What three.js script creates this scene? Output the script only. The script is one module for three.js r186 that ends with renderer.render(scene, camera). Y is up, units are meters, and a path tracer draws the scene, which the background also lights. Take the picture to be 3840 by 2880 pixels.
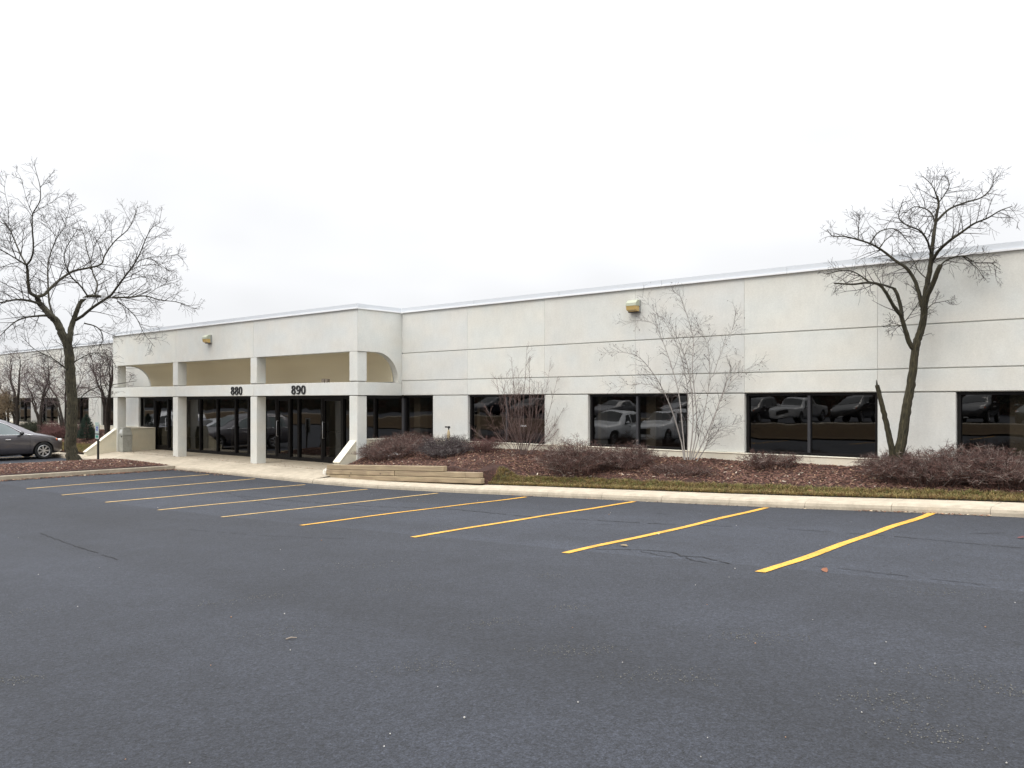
import * as THREE from 'three';
import { mergeGeometries } from 'three/addons/utils/BufferGeometryUtils.js';
import { RoundedBoxGeometry } from 'three/addons/geometries/RoundedBoxGeometry.js';
import { ImprovedNoise } from 'three/addons/math/ImprovedNoise.js';
import { FontLoader } from 'three/addons/loaders/FontLoader.js';
import { TextGeometry } from 'three/addons/geometries/TextGeometry.js';
import { Brush, Evaluator, SUBTRACTION } from 'three-bvh-csg';

// ---------- camera ----------
const scene = new THREE.Scene();
const FOC = 3115, VPX = 4600, HOR = 1505, EYE = 1.6;               // focal length, vanishing point of the facade normal, horizon (photo pixels)
const YAW = Math.atan((VPX - 1920) / FOC);
const camera = new THREE.PerspectiveCamera(2 * Math.atan(1440 / FOC) * 180 / Math.PI, 4 / 3, 0.1, 900);
camera.position.set(0, EYE, 0);
camera.rotation.y = YAW;
camera.setViewOffset(1024, 768, 0, -(HOR - 1440) / 3.75, 1024, 768);

// ---------- sky, sun, exposure ----------
const PN = new ImprovedNoise();
const fbm = (x, y, z, n = 4) => { let a = 0, s = 1, t = 0; for (let i = 0; i < n; i++) { a += s * PN.noise(x, y, z); t += s; s *= 0.5; x *= 2.03; y *= 2.03; z *= 2.03; } return a / t; };
function overcastSky() {
  const W = 768, H = 384, d = new Float32Array(W * H * 4);
  for (let j = 0; j < H; j++) {
    const el = ((j + 0.5) / H - 0.5) * Math.PI, s = Math.max(0, Math.sin(el));
    for (let i = 0; i < W; i++) {
      const az = (i + 0.5) / W * 2 * Math.PI, cx = Math.cos(az) * Math.cos(el), cz = Math.sin(az) * Math.cos(el);
      const k = 1 / (0.25 + s);                                   // a flat cloud deck seen in perspective
      const n = fbm(cx * k * 0.9 + 11, cz * k * 0.9 + 4, 0.3, 5), n2 = fbm(cx * 2 + 3, s * 6 + 1, cz * 2 + 8, 4);
      let L = 0.805 + 2.9 * s ** 2.3;                              // overcast: the zenith is about three times the horizon
      L *= 1 + 0.32 * n + 0.2 * n2;
      const o = (j * W + i) * 4;
      d[o] = L * 0.982; d[o + 1] = L * 0.995; d[o + 2] = L * 1.02; d[o + 3] = 1;
    }
  }
  const t = new THREE.DataTexture(d, W, H, THREE.RGBAFormat, THREE.FloatType);
  t.mapping = THREE.EquirectangularReflectionMapping; t.magFilter = t.minFilter = THREE.LinearFilter; t.needsUpdate = true;
  return t;
}
scene.background = overcastSky();
scene.environment = scene.background;
const sun = new THREE.DirectionalLight(0xfff6ea, 1.0);
sun.position.set(-14, 46, 30); sun.target.position.set(-18, 0, -12);
sun.castShadow = true; sun.shadow.radius = 45; sun.shadow.mapSize.set(4096, 4096);
Object.assign(sun.shadow.camera, { left: -50, right: 50, top: 50, bottom: -50, near: 1, far: 120 });
scene.add(sun, sun.target);
const renderer = new THREE.WebGLRenderer({ antialias: true });
renderer.toneMapping = THREE.LinearToneMapping;
renderer.toneMappingExposure = 1.13;
renderer.shadowMap.enabled = true;
renderer.setSize(1024, 768);

// ---------- helpers ----------
function RNG(a) { return () => { a |= 0; a = a + 0x6D2B79F5 | 0; let t = Math.imul(a ^ a >>> 15, 1 | a); t = t + Math.imul(t ^ t >>> 7, 61 | t) ^ t; return ((t ^ t >>> 14) >>> 0) / 4294967296; }; }
const V = (x, y, z) => new THREE.Vector3(x, y, z);
const lerp = (a, b, t) => a + (b - a) * t, clamp = (x, a = 0, b = 1) => Math.min(b, Math.max(a, x)), smooth = (t) => { t = clamp(t); return t * t * (3 - 2 * t); };
const SHOT = V(0, EYE, 0), FW = V(-Math.sin(YAW), 0, -Math.cos(YAW)), RT = V(Math.cos(YAW), 0, -Math.sin(YAW));
const ray = (x, y) => FW.clone().addScaledVector(RT, (x - 1920) / FOC).add(V(0, (HOR - y) / FOC, 0));     // a photo pixel as a direction, depth 1
const atDepth = (x, y, d) => ray(x, y).multiplyScalar(d).add(SHOT);
const atZ = (x, y, z) => { const r = ray(x, y); return r.multiplyScalar(z / r.z).add(SHOT); };
const depthOf = (p) => (p.x * FW.x + p.z * FW.z);
function onSurface(x, y, f) { const r = ray(x, y); let d = 10; for (let i = 0; i < 60; i++) { const g = f(r.x * d, r.z * d); d = lerp(d, (EYE - g) / -r.y, 0.7); } return V(r.x * d, EYE + r.y * d, r.z * d); }
const taken = new Map();
function numbered(n) { const k = taken.get(n) || 0; taken.set(n, k + 1); return k ? `${n}_${String(k).padStart(3, '0')}` : n; }
function tag(o, label, category, group, kind) { Object.assign(o.userData, { label, category }); if (group) o.userData.group = group; if (kind) o.userData.kind = kind; return o; }
function base(name, label, category, p = V(0, 0, 0), turn = 0, group) { const o = new THREE.Group(); o.name = numbered(name); o.position.copy(p); o.rotation.y = turn; scene.add(o); return tag(o, label, category, group); }
function mesh(name, geo, m, parent) { const o = new THREE.Mesh(geo, m); o.name = parent ? name : numbered(name); o.castShadow = o.receiveShadow = true; (parent || scene).add(o); return o; }
function setting(name, geo, m, label, category, kind = 'structure') { const o = mesh(name, geo, m); o.userData.kind = kind; if (label) o.userData.label = label; if (category) o.userData.category = category; return o; }
function copyOf(o, label) { const c = o.clone(); c.name = numbered(o.name.replace(/_\d{3}$/, '')); scene.add(c); if (label) c.userData = { ...o.userData, label }; return c; }
const moved = (g, x, y, z) => { g.translate(x, y, z); return g; };
// uv in metres, from the side each face looks to
function metric(g, k = 1, ox = 0, oy = 0) {
  if (g.index) g = g.toNonIndexed();
  if (!g.attributes.normal) g.computeVertexNormals();
  const p = g.attributes.position, n = p.count, uv = new Float32Array(n * 2), a = V(), b = V(), c = V();
  for (let i = 0; i < n; i += 3) {
    a.fromBufferAttribute(p, i); b.fromBufferAttribute(p, i + 1); c.fromBufferAttribute(p, i + 2);
    const m = b.clone().sub(a).cross(c.clone().sub(a)), ax = Math.abs(m.x), ay = Math.abs(m.y), az = Math.abs(m.z);
    [a, b, c].forEach((q, j) => { const [u, v] = ay >= ax && ay >= az ? [q.x, q.z] : ax > az ? [q.z, q.y] : [q.x, q.y]; uv[(i + j) * 2] = u * k + ox; uv[(i + j) * 2 + 1] = v * k + oy; });
  }
  g.setAttribute('uv', new THREE.BufferAttribute(uv, 2));
  return g;
}
const box = (x0, x1, y0, y1, z0, z1) => moved(new THREE.BoxGeometry(x1 - x0, y1 - y0, Math.abs(z1 - z0)), (x0 + x1) / 2, (y0 + y1) / 2, (z0 + z1) / 2);
const rbox = (x0, x1, y0, y1, z0, z1, r = 0.01, s = 1) => moved(new RoundedBoxGeometry(x1 - x0, y1 - y0, Math.abs(z1 - z0), s, Math.min(r, (x1 - x0) / 2.1, (y1 - y0) / 2.1, Math.abs(z1 - z0) / 2.1)), (x0 + x1) / 2, (y0 + y1) / 2, (z0 + z1) / 2);
const merge = (list) => mergeGeometries(list.map((g) => { g = g.index ? g.toNonIndexed() : g; for (const k of Object.keys(g.attributes)) if (!['position', 'normal', 'uv'].includes(k)) g.deleteAttribute(k); return g; }));
function extrude(pts, depth, opt = {}) { return new THREE.ExtrudeGeometry(new THREE.Shape(pts.map(([x, y]) => new THREE.Vector2(x, y))), { depth, bevelEnabled: false, ...opt }); }
// a sheet over x0..x1, z0..z1 at height f(x, z)
function sheet(x0, x1, z0, z1, nx, nz, f, tint) {
  const pos = [], uv = [], idx = [], col = [];
  for (let j = 0; j <= nz; j++) for (let i = 0; i <= nx; i++) {
    const u = i / nx, v = j / nz, z = typeof z0 === 'function' ? lerp(z0(lerp(x0, x1, u)), z1(lerp(x0, x1, u)), v) : lerp(z0, z1, v), x = lerp(x0, x1, u);
    pos.push(x, f(x, z), z); uv.push(x, z); if (tint) col.push(...tint(x, z));
  }
  for (let j = 0; j < nz; j++) for (let i = 0; i < nx; i++) { const a = j * (nx + 1) + i, b = a + 1, c = a + nx + 1, d = c + 1; idx.push(a, c, b, b, c, d); }
  const g = new THREE.BufferGeometry(); g.setAttribute('position', new THREE.Float32BufferAttribute(pos, 3)); g.setAttribute('uv', new THREE.Float32BufferAttribute(uv, 2));
  if (tint) g.setAttribute('color', new THREE.Float32BufferAttribute(col, 3));
  g.setIndex(idx); g.computeVertexNormals();
  if (g.attributes.normal.getY(0) < 0) { for (let i = 0; i < idx.length; i += 3) [idx[i], idx[i + 1]] = [idx[i + 1], idx[i]]; g.setIndex(idx); g.computeVertexNormals(); }
  return g;
}
// collects tapered tubes
class Tubes {
  constructor() { this.p = []; this.n = []; this.c = []; this.u = []; this.i = []; }
  tube(pts, rad, sides, col, cap = true) {
    const N = pts.length, start = this.p.length / 3, t = V(), s = V(), q = V(); let len = 0;
    const ref = V();
    for (let k = 0; k < N; k++) {
      t.subVectors(pts[Math.min(N - 1, k + 1)], pts[Math.max(0, k - 1)]).normalize();
      if (k === 0) { ref.set(Math.abs(t.y) > 0.8 ? 1 : 0, Math.abs(t.y) > 0.8 ? 0 : 1, 0.1).normalize(); }
      s.copy(ref).addScaledVector(t, -ref.dot(t)).normalize(); ref.copy(s); q.crossVectors(t, s);
      if (k) len += pts[k].distanceTo(pts[k - 1]);
      const r = rad[k];
      for (let a = 0; a < sides; a++) {
        const w = a / sides * 2 * Math.PI, cs = Math.cos(w), sn = Math.sin(w);
        const nx = s.x * cs + q.x * sn, ny = s.y * cs + q.y * sn, nz = s.z * cs + q.z * sn;
        this.p.push(pts[k].x + nx * r, pts[k].y + ny * r, pts[k].z + nz * r); this.n.push(nx, ny, nz); this.c.push(col[0], col[1], col[2]); this.u.push(a / sides, len);
      }
      if (k) for (let a = 0; a < sides; a++) { const A = start + (k - 1) * sides + a, B = start + (k - 1) * sides + (a + 1) % sides, C = A + sides, D = B + sides; this.i.push(A, B, C, B, D, C); }
    }
    if (cap && sides > 3) for (let a = 1; a < sides - 1; a++) { const e = start + (N - 1) * sides; this.i.push(e, e + a, e + a + 1); }
  }
  flat(a, b, c, d, col) { const s = this.p.length / 3, n = V().subVectors(b, a).cross(V().subVectors(c, a)).normalize(); for (const q of [a, b, c, d]) { this.p.push(q.x, q.y, q.z); this.n.push(n.x, n.y, n.z); this.c.push(...col); this.u.push(0, 0); } this.i.push(s, s + 1, s + 2, s, s + 2, s + 3); }
  geo(origin) {
    const g = new THREE.BufferGeometry();
    g.setAttribute('position', new THREE.Float32BufferAttribute(this.p, 3)); g.setAttribute('normal', new THREE.Float32BufferAttribute(this.n, 3)); g.setAttribute('color', new THREE.Float32BufferAttribute(this.c, 3)); g.setAttribute('uv', new THREE.Float32BufferAttribute(this.u, 2)); g.setIndex(this.i);
    if (origin) g.translate(-origin.x, -origin.y, -origin.z);
    return g;
  }
}

// ---------- textures and materials ----------
function tile(size, f, srgb = true) {                                  // f(u, v, rnd) -> [r, g, b] 0..255
  const d = new Uint8Array(size * size * 4), r = RNG(size * 7 + 13);
  for (let j = 0; j < size; j++) for (let i = 0; i < size; i++) { const c = f(i / size, j / size, r), o = (j * size + i) * 4; d[o] = clamp(c[0], 0, 255); d[o + 1] = clamp(c[1], 0, 255); d[o + 2] = clamp(c[2], 0, 255); d[o + 3] = 255; }
  const t = new THREE.DataTexture(d, size, size); t.wrapS = t.wrapT = THREE.RepeatWrapping; t.magFilter = THREE.LinearFilter; t.minFilter = THREE.LinearMipmapLinearFilter; t.generateMipmaps = true; if (srgb) t.colorSpace = THREE.SRGBColorSpace; t.needsUpdate = true;
  return t;
}
// noise that repeats every 1 in u and v
function tnoise(seed, cells) { const r = RNG(seed), g = new Float32Array(cells * cells).map(() => r() * 2 - 1); return (u, v) => { const x = u * cells, y = v * cells, i = Math.floor(x), j = Math.floor(y), a = smooth(x - i), b = smooth(y - j), q = (p, s) => g[((s % cells + cells) % cells) * cells + (p % cells + cells) % cells]; return lerp(lerp(q(i, j), q(i + 1, j), a), lerp(q(i, j + 1), q(i + 1, j + 1), a), b); }; }
const N4 = tnoise(1, 4), N8 = tnoise(2, 8), N16 = tnoise(3, 16), N32 = tnoise(4, 32), N64 = tnoise(5, 64), N128 = tnoise(6, 128), N256 = tnoise(7, 256), N512 = tnoise(8, 512);
const rep = (t, k, l = k) => { const c = t.clone(); c.repeat.set(k, l); c.needsUpdate = true; return c; };
const texAsphalt = tile(1024, (u, v, r) => { const g = 150 + 4 * N8(u, v) + 5 * N32(u, v) + 9 * N128(u, v) + 24 * N256(u, v) + 42 * N512(u, v) + (r() - 0.5) * 90, k = r(), s = k > 0.996 ? 60 : k < 0.03 ? -45 : 0, h = 0; return [g + s + h, g + s, g + s - h]; });
const texAsphaltB = tile(1024, (u, v, r) => { const g = 128 + 26 * N128(u, v) + 34 * N256(u, v) + (r() - 0.5) * 110; return [g, g, g]; }, false);
const texStucco = tile(1024, (u, v, r) => { const g = 241 + 4 * N4(u, v) + 3 * N16(u, v) + 1.5 * N64(u, v * 0.25) + 3 * N128(u, v) + 3 * N256(u, v) + (r() - 0.5) * 16, w = 2 * N8(v, u); return [g + w, g, g - 4 - w]; });
const texStuccoB = tile(512, (u, v, r) => { const g = 128 + 30 * N64(u, v) + 40 * N256(u, v) + (r() - 0.5) * 70; return [g, g, g]; }, false);
const texConcrete = tile(1024, (u, v, r) => { const g = 224 + 9 * N4(u, v) + 13 * N16(u, v) + 7 * N64(u, v) + 6 * N256(u, v) + (r() - 0.5) * 24, k = r(); const s = k < 0.006 ? -40 : 0; return [g + s + 2, g + s, g + s - 5]; });
const texWood = tile(512, (u, v, r) => { const w = N16(u * 0.25 + 0.05 * N8(u, v), v) , f = N128(u * 0.06, v) ; let g = 208 + 11 * w + 16 * f + 12 * N8(u, v) + (r() - 0.5) * 14; const kx = (u * 2 % 1) - 0.31, ky = (v * 3 % 1) - 0.52, kd = Math.hypot(kx * 3.2, ky); if (kd < 0.13) g -= 80 * (1 - kd / 0.13); return [g, g * 0.97 + 3 * w, g * 0.93]; });
const texBark = tile(512, (u, v, r) => { const g = 150 + 60 * N32(u * 1, v * 0.25) + 34 * N64(u, v * 0.5) + (r() - 0.5) * 34, m = N8(u, v); return [g + 6 * m, g + 8 * Math.max(0, m), g - 8]; });
const texMulch = tile(1024, (u, v, r) => { const a = N128(u, v * 0.6), b = N128(u * 0.6 + 0.37, v), c = N16(u, v), g = 150 + 46 * a + 44 * b + 14 * c + (r() - 0.5) * 40; return [g, g * (0.93 + 0.05 * c), g * (0.9 + 0.05 * c)]; });
const texPaint = tile(512, (u, v, r) => { const g = 236 + 8 * N8(u, v) + 10 * N64(u, v) + (r() - 0.5) * 16, crack = Math.abs(N16(u, v) + 0.4 * N64(u, v)) < 0.03 || N64(u, v) + 0.5 * N256(u, v) > 0.82 ? 85 : 30 * Math.max(0, N8(v, u)); return [g - crack, g - crack, g - crack]; });
const texWave = tile(256, (u, v) => { const g = 128 + 70 * N4(u, v) + 30 * N8(u, v); return [g, g, g]; }, false);
const mat = (rgb, rough = 0.8, o = {}) => { const m = new THREE.MeshPhysicalMaterial({ roughness: rough, metalness: 0, ...o }); m.color.setRGB(...rgb); return m; };
const M = {
  stucco: mat([0.745, 0.745, 0.72], 0.92, { map: rep(texStucco, 0.33), bumpMap: rep(texStuccoB, 1.2), bumpScale: 0.0025 }),
  cheek: mat([0.80, 0.74, 0.60], 0.92, { map: rep(texStucco, 0.4), bumpMap: rep(texStuccoB, 1.6), bumpScale: 0.002 }),
  base: mat([0.80, 0.75, 0.64], 0.9, { map: rep(texStucco, 0.4) }),
  siding: mat([0.74, 0.66, 0.47], 0.6),
  gap: mat([0.20, 0.19, 0.17], 0.95),
  coping: mat([0.66, 0.69, 0.72], 0.42, { metalness: 0.15 }), drip: mat([0.82, 0.83, 0.84], 0.45),
  frame: mat([0.008, 0.007, 0.007], 0.55, { specularIntensity: 0.4 }), frameGrey: mat([0.06, 0.06, 0.065], 0.4, { metalness: 0.4 }),
  glass: mat([0.21, 0.205, 0.195], 0.0, { transmission: 1, thickness: 0, ior: 1.75, bumpMap: rep(texWave, 0.4), bumpScale: 0.0016 }),
  steel: mat([0.62, 0.62, 0.62], 0.28, { metalness: 1 }),
  black: mat([0.012, 0.012, 0.012], 0.5), digit: mat([0.010, 0.010, 0.011], 0.55),
  asphalt: mat([0.077, 0.086, 0.113], 0.86, { map: rep(texAsphalt, 0.27), bumpMap: rep(texAsphaltB, 0.27), bumpScale: 0.012, vertexColors: true }),
  concrete: mat([0.56, 0.495, 0.40], 0.92, { map: rep(texConcrete, 0.4), bumpMap: rep(texAsphaltB, 0.7), bumpScale: 0.002 }),
  kerb: mat([0.46, 0.41, 0.33], 0.93, { map: rep(texConcrete, 0.55), bumpMap: rep(texAsphaltB, 0.9), bumpScale: 0.004 }),
  yellow: mat([0.78, 0.41, 0.05], 0.75, { map: rep(texPaint, 0.6) }), paleYellow: mat([0.66, 0.44, 0.17], 0.78, { map: rep(texPaint, 0.9) }), white: mat([0.75, 0.75, 0.74], 0.6),
  crack: mat([0.012, 0.012, 0.013], 0.95),
  mulch: mat([0.165, 0.082, 0.062], 0.98, { map: rep(texMulch, 0.8), bumpMap: rep(texMulch, 0.8), bumpScale: 0.03 }),
  timber: mat([0.50, 0.42, 0.30], 0.88, { map: rep(texWood, 0.4, 1.3), bumpMap: rep(texWood, 0.4, 1.3), bumpScale: 0.003 }),
  bark: mat([1, 1, 1], 0.95, { vertexColors: true, map: rep(texBark, 2, 1.3), bumpMap: rep(texBark, 2, 1.3), bumpScale: 0.012 }),
  twig: mat([1, 1, 1], 0.9, { vertexColors: true }),
  soil: mat([0.10, 0.085, 0.05], 1), turf: mat([0.10, 0.085, 0.035], 1, { map: rep(texMulch, 0.5) }),
  inWall: mat([0.52, 0.46, 0.36], 0.9), inPillar: mat([0.62, 0.54, 0.41], 0.85), inFloor: mat([0.16, 0.145, 0.13], 0.95), inCeil: mat([0.68, 0.67, 0.64], 0.95),
};
M.bark.side = THREE.DoubleSide; M.twig.side = THREE.DoubleSide;

// ---------- the ground: the car park falls towards the entrance ----------
const FALL = [[-95, -0.86], [-60, -0.80], [-40, -0.76], [-30, -0.73], [-26, -0.72], [-21.7, -0.70], [-19.2, -0.69], [-16.65, -0.645], [-14.1, -0.565], [-11.5, -0.46], [-8.8, -0.36], [-6.1, -0.255], [-3.5, -0.135], [0, 0.0], [4, 0.13], [10, 0.27], [20, 0.42], [45, 0.6]];
function lotY(x, z) {
  let k = 0; while (k < FALL.length - 2 && x > FALL[k + 1][0]) k++;
  const p = (i) => FALL[clamp(i, 0, FALL.length - 1)], [x1, y1] = p(k), [x2, y2] = p(k + 1), [x0, y0] = p(k - 1), [x3, y3] = p(k + 2), h = x2 - x1, t = clamp((x - x1) / h);
  const m1 = k ? (y2 - y0) / (x2 - x0) : (y2 - y1) / h, m2 = (y3 - y1) / (x3 - x1 || 1), t2 = t * t, t3 = t2 * t;
  return (2 * t3 - 3 * t2 + 1) * y1 + (t3 - 2 * t2 + t) * h * m1 + (-2 * t3 + 3 * t2) * y2 + (t3 - t2) * h * m2 + 0.008 * PN.noise(x * 0.35, z * 0.35, 2.2);
}
const KERB = -13.94, WALKBACK = -14.75, FAC = -17.0, BAY = -15.3, PORCH = -0.46;
const walkY = (x) => lotY(x, KERB) + 0.13;
const timberTop = (x) => -0.208 + (x + 19.5) * 0.0413;
function bedY(x, z) {
  const f = x < -14.78 ? timberTop(x) - 0.035 : x < -13.56 ? timberTop(x) - lerp(0.035, 0.125, smooth((x + 14.78) / 0.8)) : lerp(timberTop(-13.55) - 0.125, walkY(x) + 0.02, smooth((x + 13.56) / 0.7));
  const t = clamp((-14.9 - z) / 2.0), n = 0.03 * fbm(x * 1.3, z * 1.3, 5.1, 3) + 0.02 * PN.noise(x * 4, z * 4, 1.7);
  const y = lerp(f, 0.31, t * (1.25 - 0.25 * t)) + n * smooth(t * 8);
  return x > -13.5 ? lerp(walkY(x) + 0.02, y, smooth((-14.76 - z) / 0.4)) : y;
}
function bedYL(x, z) { const t = clamp((-14.5 - z) / 2.4); return lerp(walkY(x) + 0.02, 0.28, t) + 0.03 * fbm(x * 1.3, z * 1.3, 9.1, 3); }
const grimeA = (x, z) => { const n = fbm(x * 0.5, z * 0.5, 0.4, 5), m = fbm(x * 0.09 + 5, z * 0.6, 3.1, 3); return n * 0.28 + m * 0.42; };
const tintOf = (k, hue = 0) => (x, z) => { const g = k * (1 + grimeA(x, z) + 0.10 * PN.noise(x * 3, z * 3, 7)) * (z < -11.75 + 0.25 * PN.noise(x * 0.5, 1, 1) ? 0.84 : 1); return [g * (1 + hue), g, g * (1 - hue * 0.6)]; };
setting('ground', sheet(-320, 320, -320, 320, 8, 8, () => -1.05), M.soil, 'bare brown ground beyond the car park', 'ground');
const SEAM = (x) => -8.36 - 0.05 * PN.noise(x * 0.3, 1, 2), JOINT = (x) => -4.22 + clamp((-3 - x) / 10, 0, 1.2) * -0.6 + 0.05 * PN.noise(x * 0.5, 3, 1) + 0.012 * PN.noise(x * 6, 2, 4);
setting('parking_bay_asphalt', sheet(-75, 30, () => -14.6, SEAM, 420, 26, lotY, tintOf(1.14, -0.014)), M.asphalt, 'grey blue asphalt of the striped parking bays', 'asphalt');
setting('drive_lane_asphalt', sheet(-75, 30, SEAM, JOINT, 420, 18, lotY, tintOf(0.82, -0.006)), M.asphalt, 'darker asphalt of the drive lane', 'asphalt');
setting('car_park_asphalt', sheet(-75, 30, JOINT, () => 15.05, 420, 76, lotY, tintOf(0.92, -0.008)), M.asphalt, 'coarse grey asphalt beyond the paving joint', 'asphalt');

// painted bay lines: each from the photograph's two ends, on the asphalt
const ENDS = [[100, 1833, 783, 1780], [231, 1857, 957, 1796], [394, 1884, 1143, 1818], [594, 1913.5, 1377, 1835], [830, 1939.5, 1644, 1850], [1128, 1971, 1971, 1864], [1547, 2015.5, 2375, 1881.5], [2121, 2075.5, 2878, 1904.6], [2862, 2148, 3488.5, 1925]];
function stripe(a, b, w, m, seed, label) {
  const n = 60, pos = [], uv = [], idx = [], d = V().subVectors(b, a).setY(0), L = d.length(); d.normalize(); const s = V(-d.z, 0, d.x);
  for (let i = 0; i <= n; i++) { const t = i / n, wob = 0.075 * PN.noise(t * 3.2, seed, 0), e = w / 2 * (1 + 0.16 * PN.noise(t * 9, seed, 4)); for (const q of [-1, 1]) { const x = lerp(a.x, b.x, t) + s.x * (wob + q * (e + 0.004 * PN.noise(t * 70, seed, q * 5))), z = lerp(a.z, b.z, t) + s.z * (wob + q * e); pos.push(x, lotY(x, z) + 0.0065, z); uv.push(t * L, q * w + seed); } }
  for (let i = 0; i < n; i++) { const k = i * 2; idx.push(k, k + 1, k + 2, k + 1, k + 3, k + 2); }
  const g = new THREE.BufferGeometry(); g.setAttribute('position', new THREE.Float32BufferAttribute(pos, 3)); g.setAttribute('uv', new THREE.Float32BufferAttribute(uv, 2)); g.setIndex(idx); g.computeVertexNormals();
  if (g.attributes.normal.getY(0) < 0) { for (let i = 0; i < idx.length; i += 3) [idx[i], idx[i + 1]] = [idx[i + 1], idx[i]]; g.setIndex(idx); g.computeVertexNormals(); }
  return tag(mesh('bay_line', g, m), label, 'road marking', 'yellow parking bay lines');
}
ENDS.forEach(([x0, y0, x1, y1], i) => {
  const a = onSurface(x0, y0, lotY), b = onSurface(x1, y1, lotY);
  stripe(a, b, i > 5 ? 0.115 : 0.10, i < 5 ? M.paleYellow : M.yellow, i * 3.7 + 1, `${i < 5 ? 'faded' : 'bright'} yellow bay line, ${'first second third fourth fifth sixth seventh eighth ninth'.split(' ')[i]} out from the kerb of the tree island`);
});
// ---------- kerbs, pavements, island ----------
function slabGeo(x0, x1, prof, n = 3) {                                // prof(x) -> [[z, y], ...] from the kerb face to the back
  const pos = [], idx = []; let m = 0;
  for (let i = 0; i <= n; i++) { const x = lerp(x0, x1, i / n), p = prof(x); m = p.length; for (const [z, y] of p) pos.push(x, y, z); }
  for (let i = 0; i < n; i++) for (let j = 0; j < m - 1; j++) { const a = i * m + j, b = a + 1, c = a + m, d = c + 1; idx.push(a, c, b, b, c, d); }
  const g = new THREE.BufferGeometry(); g.setAttribute('position', new THREE.Float32BufferAttribute(pos, 3)); g.setIndex(idx);
  const k = metric(g); k.computeVertexNormals(); return k;
}
function slabs(parent, x0, x1, step, prof) { const n = Math.round((x1 - x0) / step); for (let i = 0; i < n; i++) { const a = lerp(x0, x1, i / n) + 0.003, b = lerp(x0, x1, (i + 1) / n) - 0.003; mesh('slab', slabGeo(a, b, prof), M.concrete, parent); } }
const kerbProfile = (zf, zb, back) => (x) => { const l = lotY(x, zf), w = 0.012 * PN.noise(x * 2.3, 4, 1); return [[zf, l - 0.12], [zf - 0.012 + w, l + 0.05], [zf - 0.03 + w, l + 0.095], [zf - 0.065, l + 0.121], [zf - 0.11, l + 0.13], [zb, back ? back(x) : l + 0.135], [zb - 0.004, (back ? back(x) : l + 0.13) - 0.3]]; };
const side = new THREE.Group(); side.name = 'pavement'; side.userData = { kind: 'structure', label: 'narrow concrete pavement with rounded kerb edge along the planted bed' }; scene.add(side);
slabs(side, -19.35, 21.0, 1.39, kerbProfile(KERB, WALKBACK));
const walk = new THREE.Group(); walk.name = 'entrance_walk'; walk.userData = { kind: 'structure', label: 'concrete walk in front of the entrance columns' }; scene.add(walk);
slabs(walk, -34.9, -19.36, 2.6, kerbProfile(KERB, -15.24, () => PORCH - 0.004));
const walkL = new THREE.Group(); walkL.name = 'side_pavement'; walkL.userData = { kind: 'structure', label: 'concrete pavement in front of the bay where the minivan stands' }; scene.add(walkL);
slabs(walkL, -72, -34.92, 2.6, kerbProfile(KERB, -14.6));
setting('porch_floor', metric(box(-34.95, -19.1, PORCH - 0.4, PORCH, -15.262, -17.2)), M.concrete, 'concrete porch floor under the columns', 'floor');
// the joint fillers under the slabs
setting('pavement_bedding', sheet(-72, 21, -14.0, -14.74, 200, 2, (x) => lotY(x, KERB) + 0.118), M.kerb, 'dark filler showing in the pavement joints', 'filler');

// planting bed along the facade
const bed = setting('planting_bed', sheet(-19.08, 21, (x) => (x < -13.42 ? -14.66 : -14.76), () => -17.02, 400, 24, (x, z) => bedY(x, z) - (z > -14.67 ? 0.3 : 0)), M.mulch, 'reddish brown bark mulch bed sloping up to the office wall', 'mulch bed');
const bedL = setting('planting_bed', sheet(-70, -34.98, -14.61, -17.02, 260, 20, bedYL), M.mulch, 'reddish brown mulch bed beyond the sloped entrance wall', 'mulch bed');
// the island
const ISL = { x0: -31.0, x1: -27.18, z0: -13.96, z1: -3.2 };
const islMid = (x, z) => { const u = (x - (ISL.x0 + ISL.x1) / 2) / ((ISL.x1 - ISL.x0) / 2), v = clamp(Math.min((z - ISL.z0) / 1.2, (ISL.z1 - z) / 1.2)); return -0.60 + 0.19 * Math.max(0, 1 - u * u) ** 0.8 * smooth(v * 0.8 + 0.2) + 0.02 * fbm(x * 2, z * 2, 3, 3); };
function ringShape(x0, x1, z0, z1, r) { const s = new THREE.Shape(); s.moveTo(x0, z0); s.lineTo(x1, z0); s.lineTo(x1, z1 - r); s.quadraticCurveTo(x1, z1, x1 - r, z1); s.lineTo(x0 + r, z1); s.quadraticCurveTo(x0, z1, x0, z1 - r); s.lineTo(x0, z0); return s; }
{
  const s = ringShape(ISL.x0, ISL.x1, ISL.z0, ISL.z1, 1.4), h = ringShape(ISL.x0 + 0.16, ISL.x1 - 0.16, ISL.z0 + 0.02, ISL.z1 - 0.16, 1.25); s.holes.push(h);
  const g = new THREE.ExtrudeGeometry(s, { depth: 0.28, bevelEnabled: true, bevelSize: 0.02, bevelThickness: 0.02, bevelSegments: 2, curveSegments: 10 });
  g.rotateX(Math.PI / 2); g.translate(0, -0.605, 0);
  setting('island_kerb', metric(g), M.kerb, 'weathered concrete kerb around the mulched tree island', 'kerb');
  setting('island_mulch', sheet(ISL.x0 + 0.1, ISL.x1 - 0.1, ISL.z0 + 0.02, ISL.z1 - 0.1, 30, 80, islMid), M.mulch, 'reddish mulch mound on the tree island', 'mulch');
}
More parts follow.
